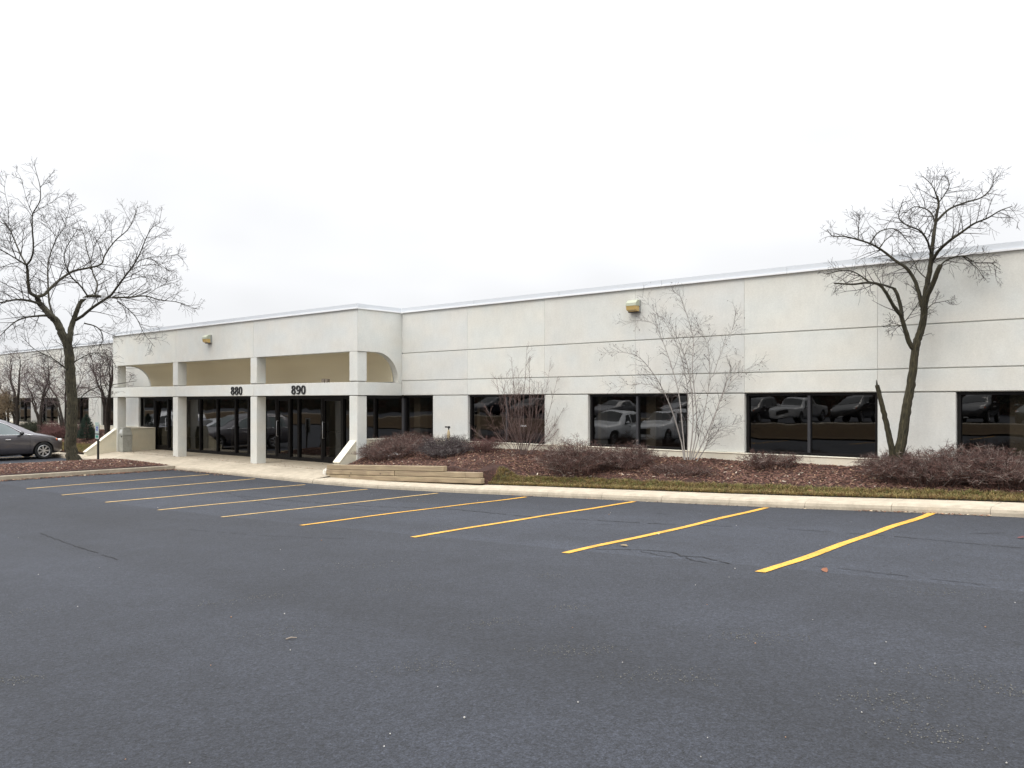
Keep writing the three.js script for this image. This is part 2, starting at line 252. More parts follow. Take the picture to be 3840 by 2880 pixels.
// hatched access aisle and bay lines beyond the island
for (const [i, x] of [[0, -34.2], [1, -32.3], [2, -37.75 - 0.9]].entries()) stripe(V(x[1], 0, -8.4), V(x[1], 0, -13.6), 0.1, M.paleYellow, 40 + i, `faded yellow line ${['between the hatching and the minivan', 'between the hatching and the tree island', 'on the far side of the minivan'][i]}`);
for (let i = 0; i < 4; i++) stripe(V(-34.1, 0, -12.6 + i * 1.25), V(-32.4, 0, -13.3 + i * 1.25), 0.1, M.paleYellow, 50 + i, `faded yellow hatching stripe beside the minivan, ${['first', 'second', 'third', 'fourth'][i]} out from the walk`);

// ---------- the office building ----------
const house = base('office_building', 'long low white office building with grooved wall panels and a columned entrance', 'building', V(0, 0, 0));
const G1 = 3.057, G2 = 2.223, HEAD = 1.779, SILL = 0.48, EAVE = 4.285, gp = 0.012;
let pk = 0; const STUCCO = [1, 0.975, 1.015].map((k, i) => { const m = M.stucco.clone(); m.color.multiplyScalar(k); m.color.b *= [1, 1.012, 0.992][i]; return m; });
function panel(x0, x1, y0, y1, z1 = FAC, t = 0.1, name = 'wall_panel', m = M.stucco, r = 0.007) { pk += 1.37; if (m === M.stucco) m = STUCCO[Math.round(pk * 7.3) % 3]; return mesh(name, metric(rbox(x0, x1, y0, y1, z1 - t, z1, r), 1, pk, pk * 0.7), m, house); }
const wallPieces = [];
const JR = []; for (let k = 0; k < 12; k++) JR.push(-16.285 + 2.775 * k);
const winR = [[-19.05 + 0.02, -17.70]]; for (let k = 0; k < 5; k++) { const a = JR[3 * k], c = JR[3 * k + 2]; if (a < 12) winR.push([a, a + 2.775]); if (c && c < 11) winR.push([c - 1.39, c + 1.39]); }
const winL = [[-36.34, -34.97], [-40.13, -37.65], [-43.85, -41.49], [-47.4, -45.16], [-51.1, -48.81], [-55.0, -52.6], [-59, -56.6], [-63, -60.6]];
const XR = 13.8, XL = -68;
function bands(edges) { for (const [y0, y1] of [[HEAD + gp, G2 - gp], [G2 + gp, G1 - gp], [G1 + gp, EAVE]]) for (let i = 0; i < edges.length - 1; i++) panel(edges[i] + 0.0015, edges[i + 1] - 0.0015, y0, y1); }
bands([-19.052, ...JR.filter((x) => x < XR - 1), XR]);
bands([XL, -64.8, -61.9, -58.9, -55.8, -52.9, -50, -47.4, -45.16, -42.67, -40.13, -37.65, -34.95]);
function piers(wins, a, b) {
  const w = wins.slice().sort((p, q) => p[0] - q[0]); let x = a;
  for (const [l, r] of [...w, [b, b]]) { if (l - x > 0.05) { panel(x, l, SILL, HEAD - gp, FAC - 0.004, 0.22, 'pier', M.stucco, 0.012); wallPieces.push(box(x, l, 0.0, SILL, FAC - 0.24, FAC - 0.03)); } x = r; }
}
piers(winR, -19.0, XR); piers(winL, XL, -34.97);
wallPieces.push(box(-19.05, XR, HEAD - 0.0, EAVE, FAC - 0.3, FAC - 0.03), box(XL, -34.95, HEAD, EAVE, FAC - 0.3, FAC - 0.03), box(-34.95, -19.05, HEAD + 0.02, EAVE, FAC - 0.34, FAC - 0.12),
  box(-19.0, XR, -0.8, SILL - 0.06, FAC - 0.3, FAC - 0.03), box(XL, -34.97, -0.8, SILL - 0.06, FAC - 0.3, FAC - 0.03),
  box(XL - 0.25, XL, -0.9, EAVE, -44, FAC), box(XR, XR + 0.25, -0.9, EAVE, -44, FAC), box(XL - 0.25, XR + 0.25, -0.9, EAVE, -44.25, -44));
mesh('wall', metric(merge(wallPieces)), M.stucco, house);
for (const [a, b] of [[-19.0, XR], [XL, -34.97]]) { const n = Math.round((b - a) / 5.55); for (let i = 0; i < n; i++) { const x0 = lerp(a, b, i / n), x1 = lerp(a, b, (i + 1) / n); const g = extrude([[0, -0.9], [0, SILL - 0.035], [0.02, SILL - 0.012], [-0.1, SILL], [-0.1, -0.9]].map(([z, y]) => [z, y]), x1 - x0 - 0.008); g.rotateY(Math.PI / 2); g.scale(1, 1, -1); const p = g.attributes.position; for (let k = 0; k < p.count; k++) p.setZ(k, FAC + 0.07 - p.getZ(k) * -1); g.translate(x0 + 0.004, 0, 0); fixWinding(g); mesh('foundation_ledge', metric(g), M.base, house); } }
function fixWinding(g) { g.computeVertexNormals(); }
mesh('roof', metric(box(XL, XR, EAVE - 0.14, EAVE - 0.02, -44, FAC - 0.02)), mat([0.35, 0.35, 0.36], 0.9), house);
mesh('bay_roof', metric(box(-34.95, -19.07, EAVE - 0.14, EAVE - 0.02, FAC - 0.019, BAY - 0.2)), mat([0.35, 0.35, 0.36], 0.9), house);
// roof edge metal
function copingRun(x0, x1, z, step) { const n = Math.max(1, Math.round((x1 - x0) / step)); for (let i = 0; i < n; i++) { const a = lerp(x0, x1, i / n) + (i ? 0.003 : 0), b = lerp(x0, x1, (i + 1) / n) - (i < n - 1 ? 0.003 : 0); const c = mesh('coping', box(a, b, EAVE + 0.032, EAVE + 0.145, z - 0.3, z + 0.035), M.coping, house); mesh('drip_edge', box(a, b, EAVE - 0.004, EAVE + 0.031, z - 0.02, z + 0.055), M.drip, c); } }
copingRun(-19.07 + 0.056, XR + 0.25, FAC, 3.05); copingRun(XL - 0.25, -34.95 - 0.056, FAC, 3.05); copingRun(-34.95 - 0.055, -19.07 + 0.055, BAY, 3.05);
for (const [xa, sgn] of [[-19.07, 1], [-34.95, -1]]) { const c = mesh('coping', box(Math.min(xa - 0.3 * sgn, xa + 0.035 * sgn), Math.max(xa - 0.3 * sgn, xa + 0.035 * sgn), EAVE + 0.0325, EAVE + 0.1445, FAC + 0.04, BAY - 0.302), M.coping, house); mesh('drip_edge', box(Math.min(xa, xa + 0.0545 * sgn), Math.max(xa, xa + 0.0545 * sgn), EAVE - 0.0035, EAVE + 0.0315, FAC + 0.056, BAY - 0.02), M.drip, c); }
// windows
let wk = 0;
function windowUnit(x0, x1, y0, y1, z, splits, mull = M.frameGrey) {
  const w = new THREE.Group(); w.name = 'window'; house.add(w); const f = 0.055;
  mesh('frame', merge([box(x0, x1, y1 - f, y1, z - 0.1, z), box(x0, x1, y0, y0 + f, z - 0.1, z), box(x0, x0 + f, y0 + f, y1 - f, z - 0.1, z), box(x1 - f, x1, y0 + f, y1 - f, z - 0.1, z)]), M.frame, w);
  const e = [x0 + f, ...splits, x1 - f];
  for (let i = 0; i < e.length - 1; i++) {
    const a = e[i] + (i ? 0.028 : 0), b = e[i + 1] - (i < e.length - 2 ? 0.028 : 0), g = new THREE.PlaneGeometry(b - a, y1 - y0 - 2 * f); wk++;
    const uv = g.attributes.uv; for (let k = 0; k < uv.count; k++) uv.setXY(k, uv.getX(k) * (b - a) + wk * 1.7, uv.getY(k) * (y1 - y0) + wk * 0.61);
    const o = mesh('pane', g, M.glass, w); o.position.set((a + b) / 2, (y0 + y1) / 2, z - 0.055); o.rotation.set(0.0016 * Math.sin(wk * 2.1), 0.0022 * Math.sin(wk * 5.3), 0);
    if (i) mesh('mullion', box(e[i] - 0.028, e[i] + 0.028, y0 + f, y1 - f, z - 0.1, z + 0.006), mull, w);
  }
}
for (const [a, b] of winR.slice(1)) windowUnit(a + 0.012, b - 0.012, SILL, HEAD - 0.004, FAC - 0.09, [(a + b) / 2]);
windowUnit(-19.02, -17.712, SILL, HEAD - 0.004, FAC - 0.09, []);
windowUnit(-36.328, -35.0, SILL, HEAD - 0.004, FAC - 0.09, []);
for (const [a, b] of winL.slice(1)) windowUnit(a + 0.012, b - 0.012, SILL, HEAD - 0.004, FAC - 0.09, [(a + b) / 2], M.frame);
// entrance glazing
const ML = [-34.93, -33.73, -32.4, -31.11, -29.81, -28.49, -27.6, -26.6, -25.79, -24.97, -24.45, -23.10, -21.99, -20.375, -19.04], DOORS = { '-34.93': 1, '-25.79': -1, '-23.1': -1 };
mesh('storefront_head', box(-34.97, -19.0, HEAD - 0.09, HEAD + 0.02, FAC - 0.16, FAC - 0.03), M.frame, house);
mesh('storefront_base', box(-34.97, -19.0, PORCH, PORCH + 0.09, FAC - 0.15, FAC - 0.04), M.frame, house);
ML.forEach((x, i) => {
  mesh('mullion', box(x - 0.045, x + 0.045, PORCH + 0.09, HEAD - 0.09, FAC - 0.16, FAC - 0.025), i === ML.length - 1 ? M.frameGrey : M.frame, house);
  if (i === ML.length - 1) return;
  const a = x + 0.045, b = ML[i + 1] - 0.045, y0 = PORCH + 0.09, y1 = HEAD - 0.09, door = DOORS[String(x)], g0 = new THREE.Group(); g0.name = door ? 'door' : 'glazing'; house.add(g0);
  const fr = door ? 0.075 : 0.018; wk++;
  const g = new THREE.PlaneGeometry(b - a - 2 * fr, y1 - y0 - 2 * fr), uv = g.attributes.uv; for (let k = 0; k < uv.count; k++) uv.setXY(k, uv.getX(k) * (b - a) + wk * 1.7, uv.getY(k) * (y1 - y0) + wk * 0.61);
  const o = mesh('pane', g, M.glass, g0); o.position.set((a + b) / 2, (y0 + y1) / 2, FAC - 0.085); o.rotation.set(0.002 * Math.sin(wk * 1.1), 0.003 * Math.sin(wk * 3.3), 0);
  mesh('frame', merge([box(a, b, y1 - fr, y1, FAC - 0.12, FAC - 0.05), box(a, b, y0, y0 + fr * 1.5, FAC - 0.12, FAC - 0.05), box(a, a + fr, y0, y1, FAC - 0.121, FAC - 0.049), box(b - fr, b, y0, y1, FAC - 0.121, FAC - 0.049)]), M.frame, g0);
  if (door) { const hx = door > 0 ? b - 0.06 : a + 0.06; const t = new Tubes(); t.tube([V(hx, 0.36, FAC - 0.05), V(hx, 0.36, FAC + 0.02), V(hx, 0.90, FAC + 0.02), V(hx, 0.90, FAC - 0.05)], [0.013, 0.013, 0.013, 0.013], 8, [1, 1, 1]); mesh('handle', t.geo(), M.steel, g0); mesh('push_bar', box(a + fr, b - fr, 0.56, 0.6, FAC - 0.14, FAC - 0.125), M.frame, g0); }
});
// inside
mesh('interior_floor', box(XL, XR, -0.55, PORCH - 0.005, -24, FAC - 0.16), M.inFloor, house);
mesh('interior_ceiling', box(XL, XR, 2.0, 2.06, -24, FAC - 0.31), M.inCeil, house);
mesh('interior_partition', box(XL, XR, -0.5, 2.0, -24.1, -24), M.inWall, house);
for (const [x0, x1, z] of [[-18.85, -18.58, -17.32], [-10.62, -10.36, -17.32], [-2.98, -1.3, -17.3], [-16.22, -16.1, -17.32], [-12.02, -11.94, -17.3], [-31.9, -31.4, -17.5], [-22.5, -21.9, -17.6], [-46.5, -45.9, -17.4]]) mesh('interior_pillar', box(x0, x1, -0.46, 2.0, z - 0.3, z), M.inPillar, house);
for (const x of [-30.2, -20.0]) mesh('interior_partition', box(x - 0.06, x + 0.06, -0.46, 2.0, -24, -17.9), M.inWall, house);
// entrance bay: fascia, returns, beam, columns, vault
const BE = [-34.95, -29.745, -24.49, -19.058];
for (let i = 0; i < 3; i++) panel(BE[i] + (i ? 0.004 : 0), BE[i + 1] - (i < 2 ? 0.004 : 0), G1, EAVE, BAY, 0.2, 'fascia_panel');
for (let i = 0; i < 3; i++) panel(BE[i] + (i ? 0.004 : 0), BE[i + 1] - (i < 2 ? 0.004 : 0), HEAD, 2.162, BAY, 0.36, 'beam', M.stucco, 0.01);
mesh('fascia_backing', box(BE[0] + 0.02, BE[3] - 0.02, G1 + 0.02, EAVE - 0.02, BAY - 0.22, BAY - 0.19), M.gap, house);
const CX = -16.0, CA = 0.86, CB = 0.86, arch = []; for (let i = 0; i <= 16; i++) { const t = i / 16 * Math.PI / 2; arch.push([CX - CA * Math.sin(t), 2.197 + CB * Math.cos(t)]); }
for (const [x0, x1] of [[-19.27, -19.055], [-34.953, -34.75]]) {
  const pts = [[BAY - 0.012, EAVE - 0.001], [BAY - 0.012, G1 + 0.003], ...arch.map(([z, y]) => [z, y]), [-16.86, 2.162], [FAC, 2.162], [FAC, EAVE - 0.001]].map(([z, y]) => [-z, y]);
  const g = extrude(pts, x1 - x0, { bevelEnabled: true, bevelSize: -0.006, bevelThickness: 0.006, bevelOffset: 0, bevelSegments: 1 });
  g.rotateY(Math.PI / 2); g.translate(x0, 0, 0);
  mesh('return_wall', metric(g, 1, pk += 2), M.stucco, house);
  mesh('return_beam', metric(rbox(x0 - 0.0, x1, HEAD + 0.002, 2.160, FAC + 0.0, BAY - 0.012, 0.003), 1, pk += 1), M.stucco, house);
}
for (const [x0, x1] of [[-34.95, -34.57], [-29.94, -29.56], [-24.68, -24.30], [-19.45, -19.075]]) {
  mesh('column', metric(rbox(x0 + 0.004, x1 - 0.004, PORCH - 0.05, HEAD - 0.022, BAY - 0.364, BAY - 0.004, 0.02, 2), 1, pk += 1.1), M.stucco, house);
  mesh('column_neck', box(x0 + 0.03, x1 - 0.03, HEAD - 0.03, HEAD + 0.01, BAY - 0.33, BAY - 0.03), M.gap, house);
  mesh('upper_column', metric(rbox(x0 + 0.004, x1 - 0.004, 2.19, G1 - 0.002, BAY - 0.364, BAY - 0.004, 0.02, 2), 1, pk += 1.1), M.stucco, house);
  mesh('column_neck', box(x0 + 0.03, x1 - 0.03, 2.15, 2.2, BAY - 0.33, BAY - 0.03), M.gap, house);
}
{ // lapped boards lining the vault above the beam, and the flat strip in front of it
  const n = 15; for (let i = 0; i < n; i++) {
    const t0 = i / n * Math.PI / 2, t1 = (i + 1) / n * Math.PI / 2, k = 0.93, a = [CX - CA * k * Math.sin(t0) - 0.02, 2.197 + (CB + 0.02) * Math.cos(t0)], b = [CX - CA * k * Math.sin(t1) - 0.02, 2.197 + (CB + 0.02) * Math.cos(t1)], dz = b[0] - a[0], dy = b[1] - a[1], L = Math.hypot(dz, dy), nz = -dy / L, ny = dz / L;   // normal towards the open side
    const s = nz > 0 ? 1 : -1, pts = [[a[0], a[1]], [b[0] + nz * s * 0.024, b[1] + ny * s * 0.024], [b[0] - nz * s * 0.01, b[1] - ny * s * 0.01], [a[0] - nz * s * 0.02, a[1] - ny * s * 0.02]].map(([z, y]) => [-z, y]);
    const g = extrude(pts, 15.48); g.rotateY(Math.PI / 2); g.translate(-34.75, 0, 0); mesh('siding_board', g, M.siding, house);
  }
  mesh('soffit', box(-34.75, -19.27, G1 + 0.02, G1 + 0.05, -16.03, BAY - 0.2), M.siding, house);
  mesh('junction_box', merge([rbox(-21.05, -20.92, 2.165, 2.29, BAY - 0.3, BAY - 0.2, 0.008), rbox(-20.88, -20.76, 2.165, 2.28, BAY - 0.3, BAY - 0.2, 0.008)]), mat([0.16, 0.13, 0.10], 0.7), house);
}
// the numbers on the beam
const font = await new FontLoader().loadAsync('fonts/droid/droid_sans_regular.typeface.json');
for (const [txt, x0, x1] of [['880', -25.84, -25.10], ['890', -22.30, -21.52]]) {
  const h = new THREE.Group(); h.name = 'house_number'; house.add(h); const w = (x1 - x0) / 3;
  [...txt].forEach((c, i) => { const g = new TextGeometry(c, { font, size: 1, depth: 0.03, curveSegments: 6, bevelEnabled: true, bevelSize: 0.022, bevelThickness: 0.004, bevelSegments: 1 }); g.computeBoundingBox(); const b = g.boundingBox; g.translate(-b.min.x, -b.min.y, 0); g.scale(w * 0.83 / (b.max.x - b.min.x), 0.275 / (b.max.y - b.min.y), 1); g.translate(x0 + w * i, 1.822, BAY + 0.002); mesh('digit', g, M.digit, h); });
}
// sloped entrance walls: along the column line, level to the column and then falling to the walk
function cheek(x0, x1, ze, ye, label) {
  const o = base('entrance_side_wall', label, 'low wall', V((x0 + x1) / 2, -0.5, -15.5), 0, 'entrance side walls'), cx = (x0 + x1) / 2;
  const prof = [[-FAC - 0.06, -0.9], [-FAC - 0.06, 0.455], [15.34, 0.455], [ze, ye], [ze, -0.9]], cap = [[-FAC - 0.06, 0.4555], [-FAC - 0.06, 0.49], [15.325, 0.49], [ze - 0.03, ye + 0.025], [ze - 0.03, ye + 0.0005], [15.345, 0.4555]];
  const a = extrude(prof, x1 - x0 - 0.04); a.rotateY(Math.PI / 2); a.translate(x0 + 0.02 - cx, 0.5, 15.5); mesh('wall_body', metric(a), M.cheek, o);
  const b = extrude(cap, x1 - x0); b.rotateY(Math.PI / 2); b.translate(x0 - cx, 0.5, 15.5); mesh('cap', metric(b), M.base, o);
}
cheek(-19.42, -19.12, 14.73, -0.16, 'cream side wall sloping down beside the mulch bed and shrubs'); cheek(-34.93, -34.63, 14.12, -0.45, 'cream side wall sloping down behind the parking sign');
// wall lamps
function wallLamp(x, y, z, label) {
  const o = base('wall_lamp', label, 'lamp', V(x, y, z), 0, 'wall lamps'), w = 0.148, h = 0.145;
  mesh('back_box', rbox(-w, w, -h, h, 0.001, 0.06, 0.015, 2), mat([0.33, 0.34, 0.32], 0.6), o);
  const up = extrude([[0.06, h - 0.01], [0.06, 0.0], [0.225, 0.0], [0.215, 0.06], [0.13, h - 0.012]].map(([z, y]) => [-z, y]), 2 * w - 0.03, { bevelEnabled: true, bevelSize: 0.006, bevelThickness: 0.006, bevelSegments: 2 }); up.rotateY(Math.PI / 2); up.translate(-w + 0.015, 0, 0); mesh('hood', up, mat([0.40, 0.42, 0.32], 0.6), o);
  const lo = extrude([[0.061, -0.006], [0.061, -h + 0.012], [0.12, -h + 0.01], [0.205, -0.10], [0.222, -0.006]].map(([z, y]) => [-z, y]), 2 * w - 0.04, { bevelEnabled: true, bevelSize: 0.004, bevelThickness: 0.004, bevelSegments: 2 }); lo.rotateY(Math.PI / 2); lo.translate(-w + 0.02, 0, 0); mesh('lens', lo, mat([0.52, 0.36, 0.13], 0.25), o);
  mesh('base_rim', rbox(-w + 0.006, w - 0.006, -h - 0.012, -h + 0.012, 0.02, 0.12, 0.008), mat([0.05, 0.04, 0.03], 0.6), o);
}
wallLamp(-27.25, 3.80, BAY, 'boxy yellowed lamp on the fascia above the entrance columns'); wallLamp(-10.72, 3.875, FAC, 'boxy yellowed lamp high on the panel wall beside the birch');
// ---------- trees: main limbs laid out as they fork in the photograph, twigs grown from them ----------
const rv = (r) => V(r() * 2 - 1, r() * 2 - 1, r() * 2 - 1);
function curvePts(pts, n) { const c = new THREE.CatmullRomCurve3(pts, false, 'centripetal'); return c.getPoints(n); }
// a twig with side twigs, bending as it goes
function twig(T, p, dir, len, r, level, o, rnd) {
  const n = level > 1 ? 4 : 3, pts = [p.clone()], d = dir.clone(), rad = [r]; let q = p.clone();
  for (let i = 1; i <= n; i++) { d.addScaledVector(rv(rnd), o.wiggle).add(V(0, o.lift * (level + 1) * 0.5, 0)).normalize(); q = q.clone().addScaledVector(d, len / n); pts.push(q); rad.push(Math.max(o.tip, lerp(r, r * 0.35, i / n))); }
  const c = o.col(rnd); T.tube(pts, rad, level > 1 ? 4 : 3, c, false);
  if (o.bud && level === 0 && rnd() < o.bud) { const e = pts[n], s = o.budSize * (0.6 + rnd()), a = rv(rnd).normalize().multiplyScalar(s), b = V(0, -s * 1.3, 0).addScaledVector(rv(rnd), s * 0.4); T.flat(e, e.clone().add(a), e.clone().add(a).add(b), e.clone().add(b), o.budCol); }
  if (level <= 0) return;
  const m = Math.round(o.kids[level] * (0.7 + 0.6 * rnd()));
  for (let k = 0; k < m; k++) {
    const t = lerp(0.18, 0.98, (k + rnd()) / m), f = t * n, i = Math.min(n - 1, Math.floor(f)), b = pts[i].clone().lerp(pts[i + 1], f - i), ax = pts[i + 1].clone().sub(pts[i]).normalize();
    const s = rv(rnd); s.addScaledVector(ax, -s.dot(ax)).normalize();
    twig(T, b, ax.multiplyScalar(o.along).addScaledVector(s, o.spread).normalize(), len * lerp(0.75, 0.35, t) * (0.7 + 0.6 * rnd()), Math.max(o.tip, lerp(r, r * 0.4, t) * 0.6), level - 1, o, rnd);
  }
}
// limbs: [[px, py, depth offset]...], radius at start and end, number of side twigs
function traced(name, label, category, group, foot, limbs, o, seed, barkCol, trunks = 2, barkMat = M.bark) {
  const rnd = RNG(seed), D = depthOf(foot), g = base(name, label, category, foot, 0, group), B = new Tubes(), T = new Tubes();
  limbs.forEach(([raw, r0, r1, kids, len], li) => {
    const pts = raw.map(([x, y, dz = 0]) => atDepth(x, y, D + dz)); if (li < trunks && raw[0][3]) pts[0].copy(foot).y -= 0.06;
    const n = Math.max(6, raw.length * 4), c = curvePts(pts, n), rad = c.map((_, i) => { const t = i / n; return lerp(r0, r1, t) * (o.fat && li > 0 ? o.fat : 1) * (1 + 0.10 * PN.noise(i * 0.7, li, seed)) * (li < trunks && raw[0][3] && i < 4 ? 1 + 0.32 * (1 - i / 4) ** 2 : 1); });
    c.forEach((p, i) => { if (i && i < n) { p.x += 0.3 * rad[i] * PN.noise(i * 0.9, li, 1); p.z += 0.3 * rad[i] * PN.noise(i * 0.9, li, 9); } });
    B.tube(c, rad, r0 > 0.05 ? 12 : r0 > 0.02 ? 8 : 5, r0 > 0.05 ? barkCol : barkCol.map((v) => v * 0.85));
    for (let k = 0; k < kids; k++) {
      const t = lerp(li < trunks ? 0.75 : 0.15, 1, (k + rnd()) / kids), i = Math.min(n - 1, Math.floor(t * n)), ax = c[i + 1].clone().sub(c[i]).normalize(), s = rv(rnd); s.addScaledVector(ax, -s.dot(ax)).normalize(); s.y += o.up; s.normalize();
      twig(T, c[i], ax.multiplyScalar(o.along).addScaledVector(s, o.spread).normalize(), len * (0.55 + 0.8 * rnd()) * lerp(1.1, o.end || 0.7, t), Math.max(o.r0 || 0.006, Math.min(rad[i] * 0.55, o.r0 ? o.r0 * 1.6 : 0.016)), o.level, o, rnd);
    }
  });
  mesh('trunk', B.geo(foot), barkMat, g); mesh('crown', T.geo(foot), M.twig, g);
  return g;
}
const dark = (r) => { const k = 0.6 + 0.8 * r(); return [0.040 * k, 0.033 * k, 0.030 * k]; };
const greyRed = (r) => { const k = 0.6 + 0.9 * r(); return [0.085 * k, 0.060 * k, 0.058 * k]; };

// the tall tree on the island
{
  const foot = V(-30.05, -0.44, -11.85);
  const L = [
    [[[270, 1742, 0, 1], [266, 1690], [268, 1600], [271, 1520], [266, 1440], [262, 1370], [258, 1320], [250, 1281]], 0.205, 0.145, 6, 0.9],
    [[[252, 1290], [228, 1240], [212, 1205], [190, 1185, -0.1], [169, 1160], [146, 1134], [139, 1113, -0.2]], 0.13, 0.075, 6, 1.2],
    [[[256, 1305], [262, 1262], [268, 1225, 0.2], [280, 1190, 0.3], [290, 1160, 0.3], [305, 1130, 0.4], [330, 1112, 0.4], [360, 1110, 0.3], [395, 1114, 0.2]], 0.10, 0.037, 8, 1.1],
    [[[139, 1113, -0.2], [114, 1098, -0.4], [106, 1060, -0.5], [103, 1012, -0.6], [100, 995, -0.7]], 0.055, 0.034, 5, 1.1],
    [[[100, 995, -0.7], [118, 968, -0.8], [125, 930, -0.9], [121, 850, -1.1], [123, 803, -1.2], [150, 752, -1.3], [150, 700, -1.4], [140, 660, -1.4], [132, 630, -1.5]], 0.03, 0.005, 10, 0.85],
    [[[100, 995, -0.7], [75, 950, -0.3], [50, 890, 0], [30, 850, 0.2], [0, 830, 0.4], [-20, 790, 0.5]], 0.028, 0.008, 14, 1.2],
    [[[100, 995, -0.7], [60, 970, -1.2], [0, 935, -1.7], [-70, 900, -2.1]], 0.026, 0.008, 12, 1.2],
    [[[139, 1113, -0.2], [165, 1105, 0], [190, 1080, 0.2], [230, 1045, 0.5], [275, 1017, 0.7], [330, 1005, 0.9], [380, 990, 1.0], [392, 960, 1.1], [430, 905, 1.3], [480, 860, 1.4], [505, 810, 1.5], [516, 770, 1.5]], 0.052, 0.006, 26, 1.25],
    [[[150, 1140, -0.1], [110, 1128, -0.6], [60, 1124, -1], [0, 1135, -1.4], [-70, 1140, -1.8]], 0.045, 0.012, 14, 1.25],
    [[[180, 1182, -0.1], [140, 1185, -0.6], [100, 1190, -1], [60, 1205, -1.3], [27, 1232, -1.5], [0, 1260, -1.6]], 0.036, 0.008, 14, 1.0],
    [[[395, 1114, 0.2], [420, 1115, 0.1], [480, 1115, 0], [545, 1110, -0.2], [600, 1125, -0.4], [660, 1132, -0.5], [715, 1150, -0.6]], 0.036, 0.005, 20, 1.0],
    [[[284, 1200, 0.3], [310, 1184, 0], [345, 1155, -0.3], [390, 1125, -0.6], [415, 1108, -0.8], [440, 1075, -1], [470, 1035, -1.2], [500, 995, -1.3], [525, 950, -1.4], [545, 900, -1.5], [570, 855, -1.6], [605, 832, -1.6]], 0.05, 0.005, 26, 1.15],
    [[[355, 1110, 0.3], [365, 1065, 0.7], [350, 1030, 1], [340, 985, 1.2], [325, 935, 1.4], [315, 880, 1.5], [303, 855, 1.6]], 0.028, 0.006, 16, 1.1],
    [[[315, 1212, 0.3], [358, 1224, 0.5], [380, 1245, 0.7], [386, 1278, 0.8], [370, 1300, 0.8]], 0.022, 0.007, 10, 1.0],
    [[[205, 1195, 0], [186, 1140, 0.5], [180, 1060, 1], [180, 1000, 1.3], [188, 955, 1.5], [215, 890, 1.7], [240, 855, 1.8], [247, 815, 1.8]], 0.034, 0.006, 20, 1.2],
    [[[440, 1130, 0], [470, 1150, 0.3], [510, 1190, 0.5], [540, 1250, 0.6], [580, 1300, 0.6]], 0.02, 0.005, 14, 0.9],
    [[[330, 1112, 0.4], [300, 1070, -0.6], [262, 1030, -1.3], [240, 960, -1.8], [262, 905, -2], [290, 862, -2.1]], 0.028, 0.006, 18, 1.15],
    [[[125, 800, -1.2], [155, 780, -1.1], [198, 756, -1], [262, 708, -0.9]], 0.009, 0.003, 6, 0.5],
    [[[150, 706, -1.4], [178, 668, -1.3], [207, 640, -1.3]], 0.007, 0.003, 4, 0.35],
    [[[30, 850, 0.2], [32, 790, 0.2], [17, 705, 0.3], [25, 660, 0.3]], 0.010, 0.003, 7, 0.5],
    [[[123, 803, -1.2], [101, 752, -1], [76, 663, -0.9], [60, 640, -0.9]], 0.008, 0.003, 5, 0.4],
    [[[245, 855, 1.8], [253, 810, 1.7], [278, 727, 1.7]], 0.008, 0.004, 8, 0.6],
    [[[340, 985, 1.2], [359, 912, 1], [397, 862, 1], [422, 823, 1]], 0.012, 0.004, 11, 0.8],
    [[[505, 985, -1.3], [555, 968, -1.6], [625, 960, -1.8], [692, 955, -1.9]], 0.012, 0.004, 12, 0.75],
    [[[488, 1015, -1.2], [520, 1000, -0.8], [570, 992, -0.5], [654, 1022, -0.3]], 0.012, 0.004, 12, 0.75],
    [[[450, 1062, -1], [520, 1040, -1.4], [590, 1035, -1.6], [640, 1060, -1.7]], 0.011, 0.004, 12, 0.7],
    [[[545, 1110, -0.2], [600, 1075, -0.1], [670, 1055, 0]], 0.009, 0.004, 8, 0.5],
    [[[215, 890, 1.7], [180, 850, 2], [160, 800, 2.1]], 0.010, 0.004, 9, 0.8],
    [[[60, 970, -1.2], [40, 900, -1.5], [45, 840, -1.6]], 0.012, 0.004, 10, 0.9],
    [[[262, 1370], [300, 1345, 0.2], [345, 1325, 0.4], [400, 1330, 0.6], [440, 1380, 0.7]], 0.02, 0.006, 10, 0.9],
    [[[264, 1400], [232, 1370, -0.3], [190, 1340, -0.7], [130, 1310, -1], [80, 1260, -1.2]], 0.022, 0.006, 12, 1.0],
    [[[285, 1515], [320, 1475, 0.3], [370, 1450, 0.5], [440, 1440, 0.6], [512, 1428, 0.7]], 0.018, 0.008, 4, 0.6],
  ];
  traced('island_tree', 'tall bare tree with forked greenish trunk on the mulched island', 'tree', null, foot, L, { end: 0.5, wiggle: 0.15, lift: 0.008, along: 0.7, spread: 0.8, up: 0.1, level: 2, kids: [0, 2.6, 3.8], tip: 0.0036, r0: 0.009, fat: 1.1, col: dark }, 77, [0.135, 0.118, 0.082], 1);
}
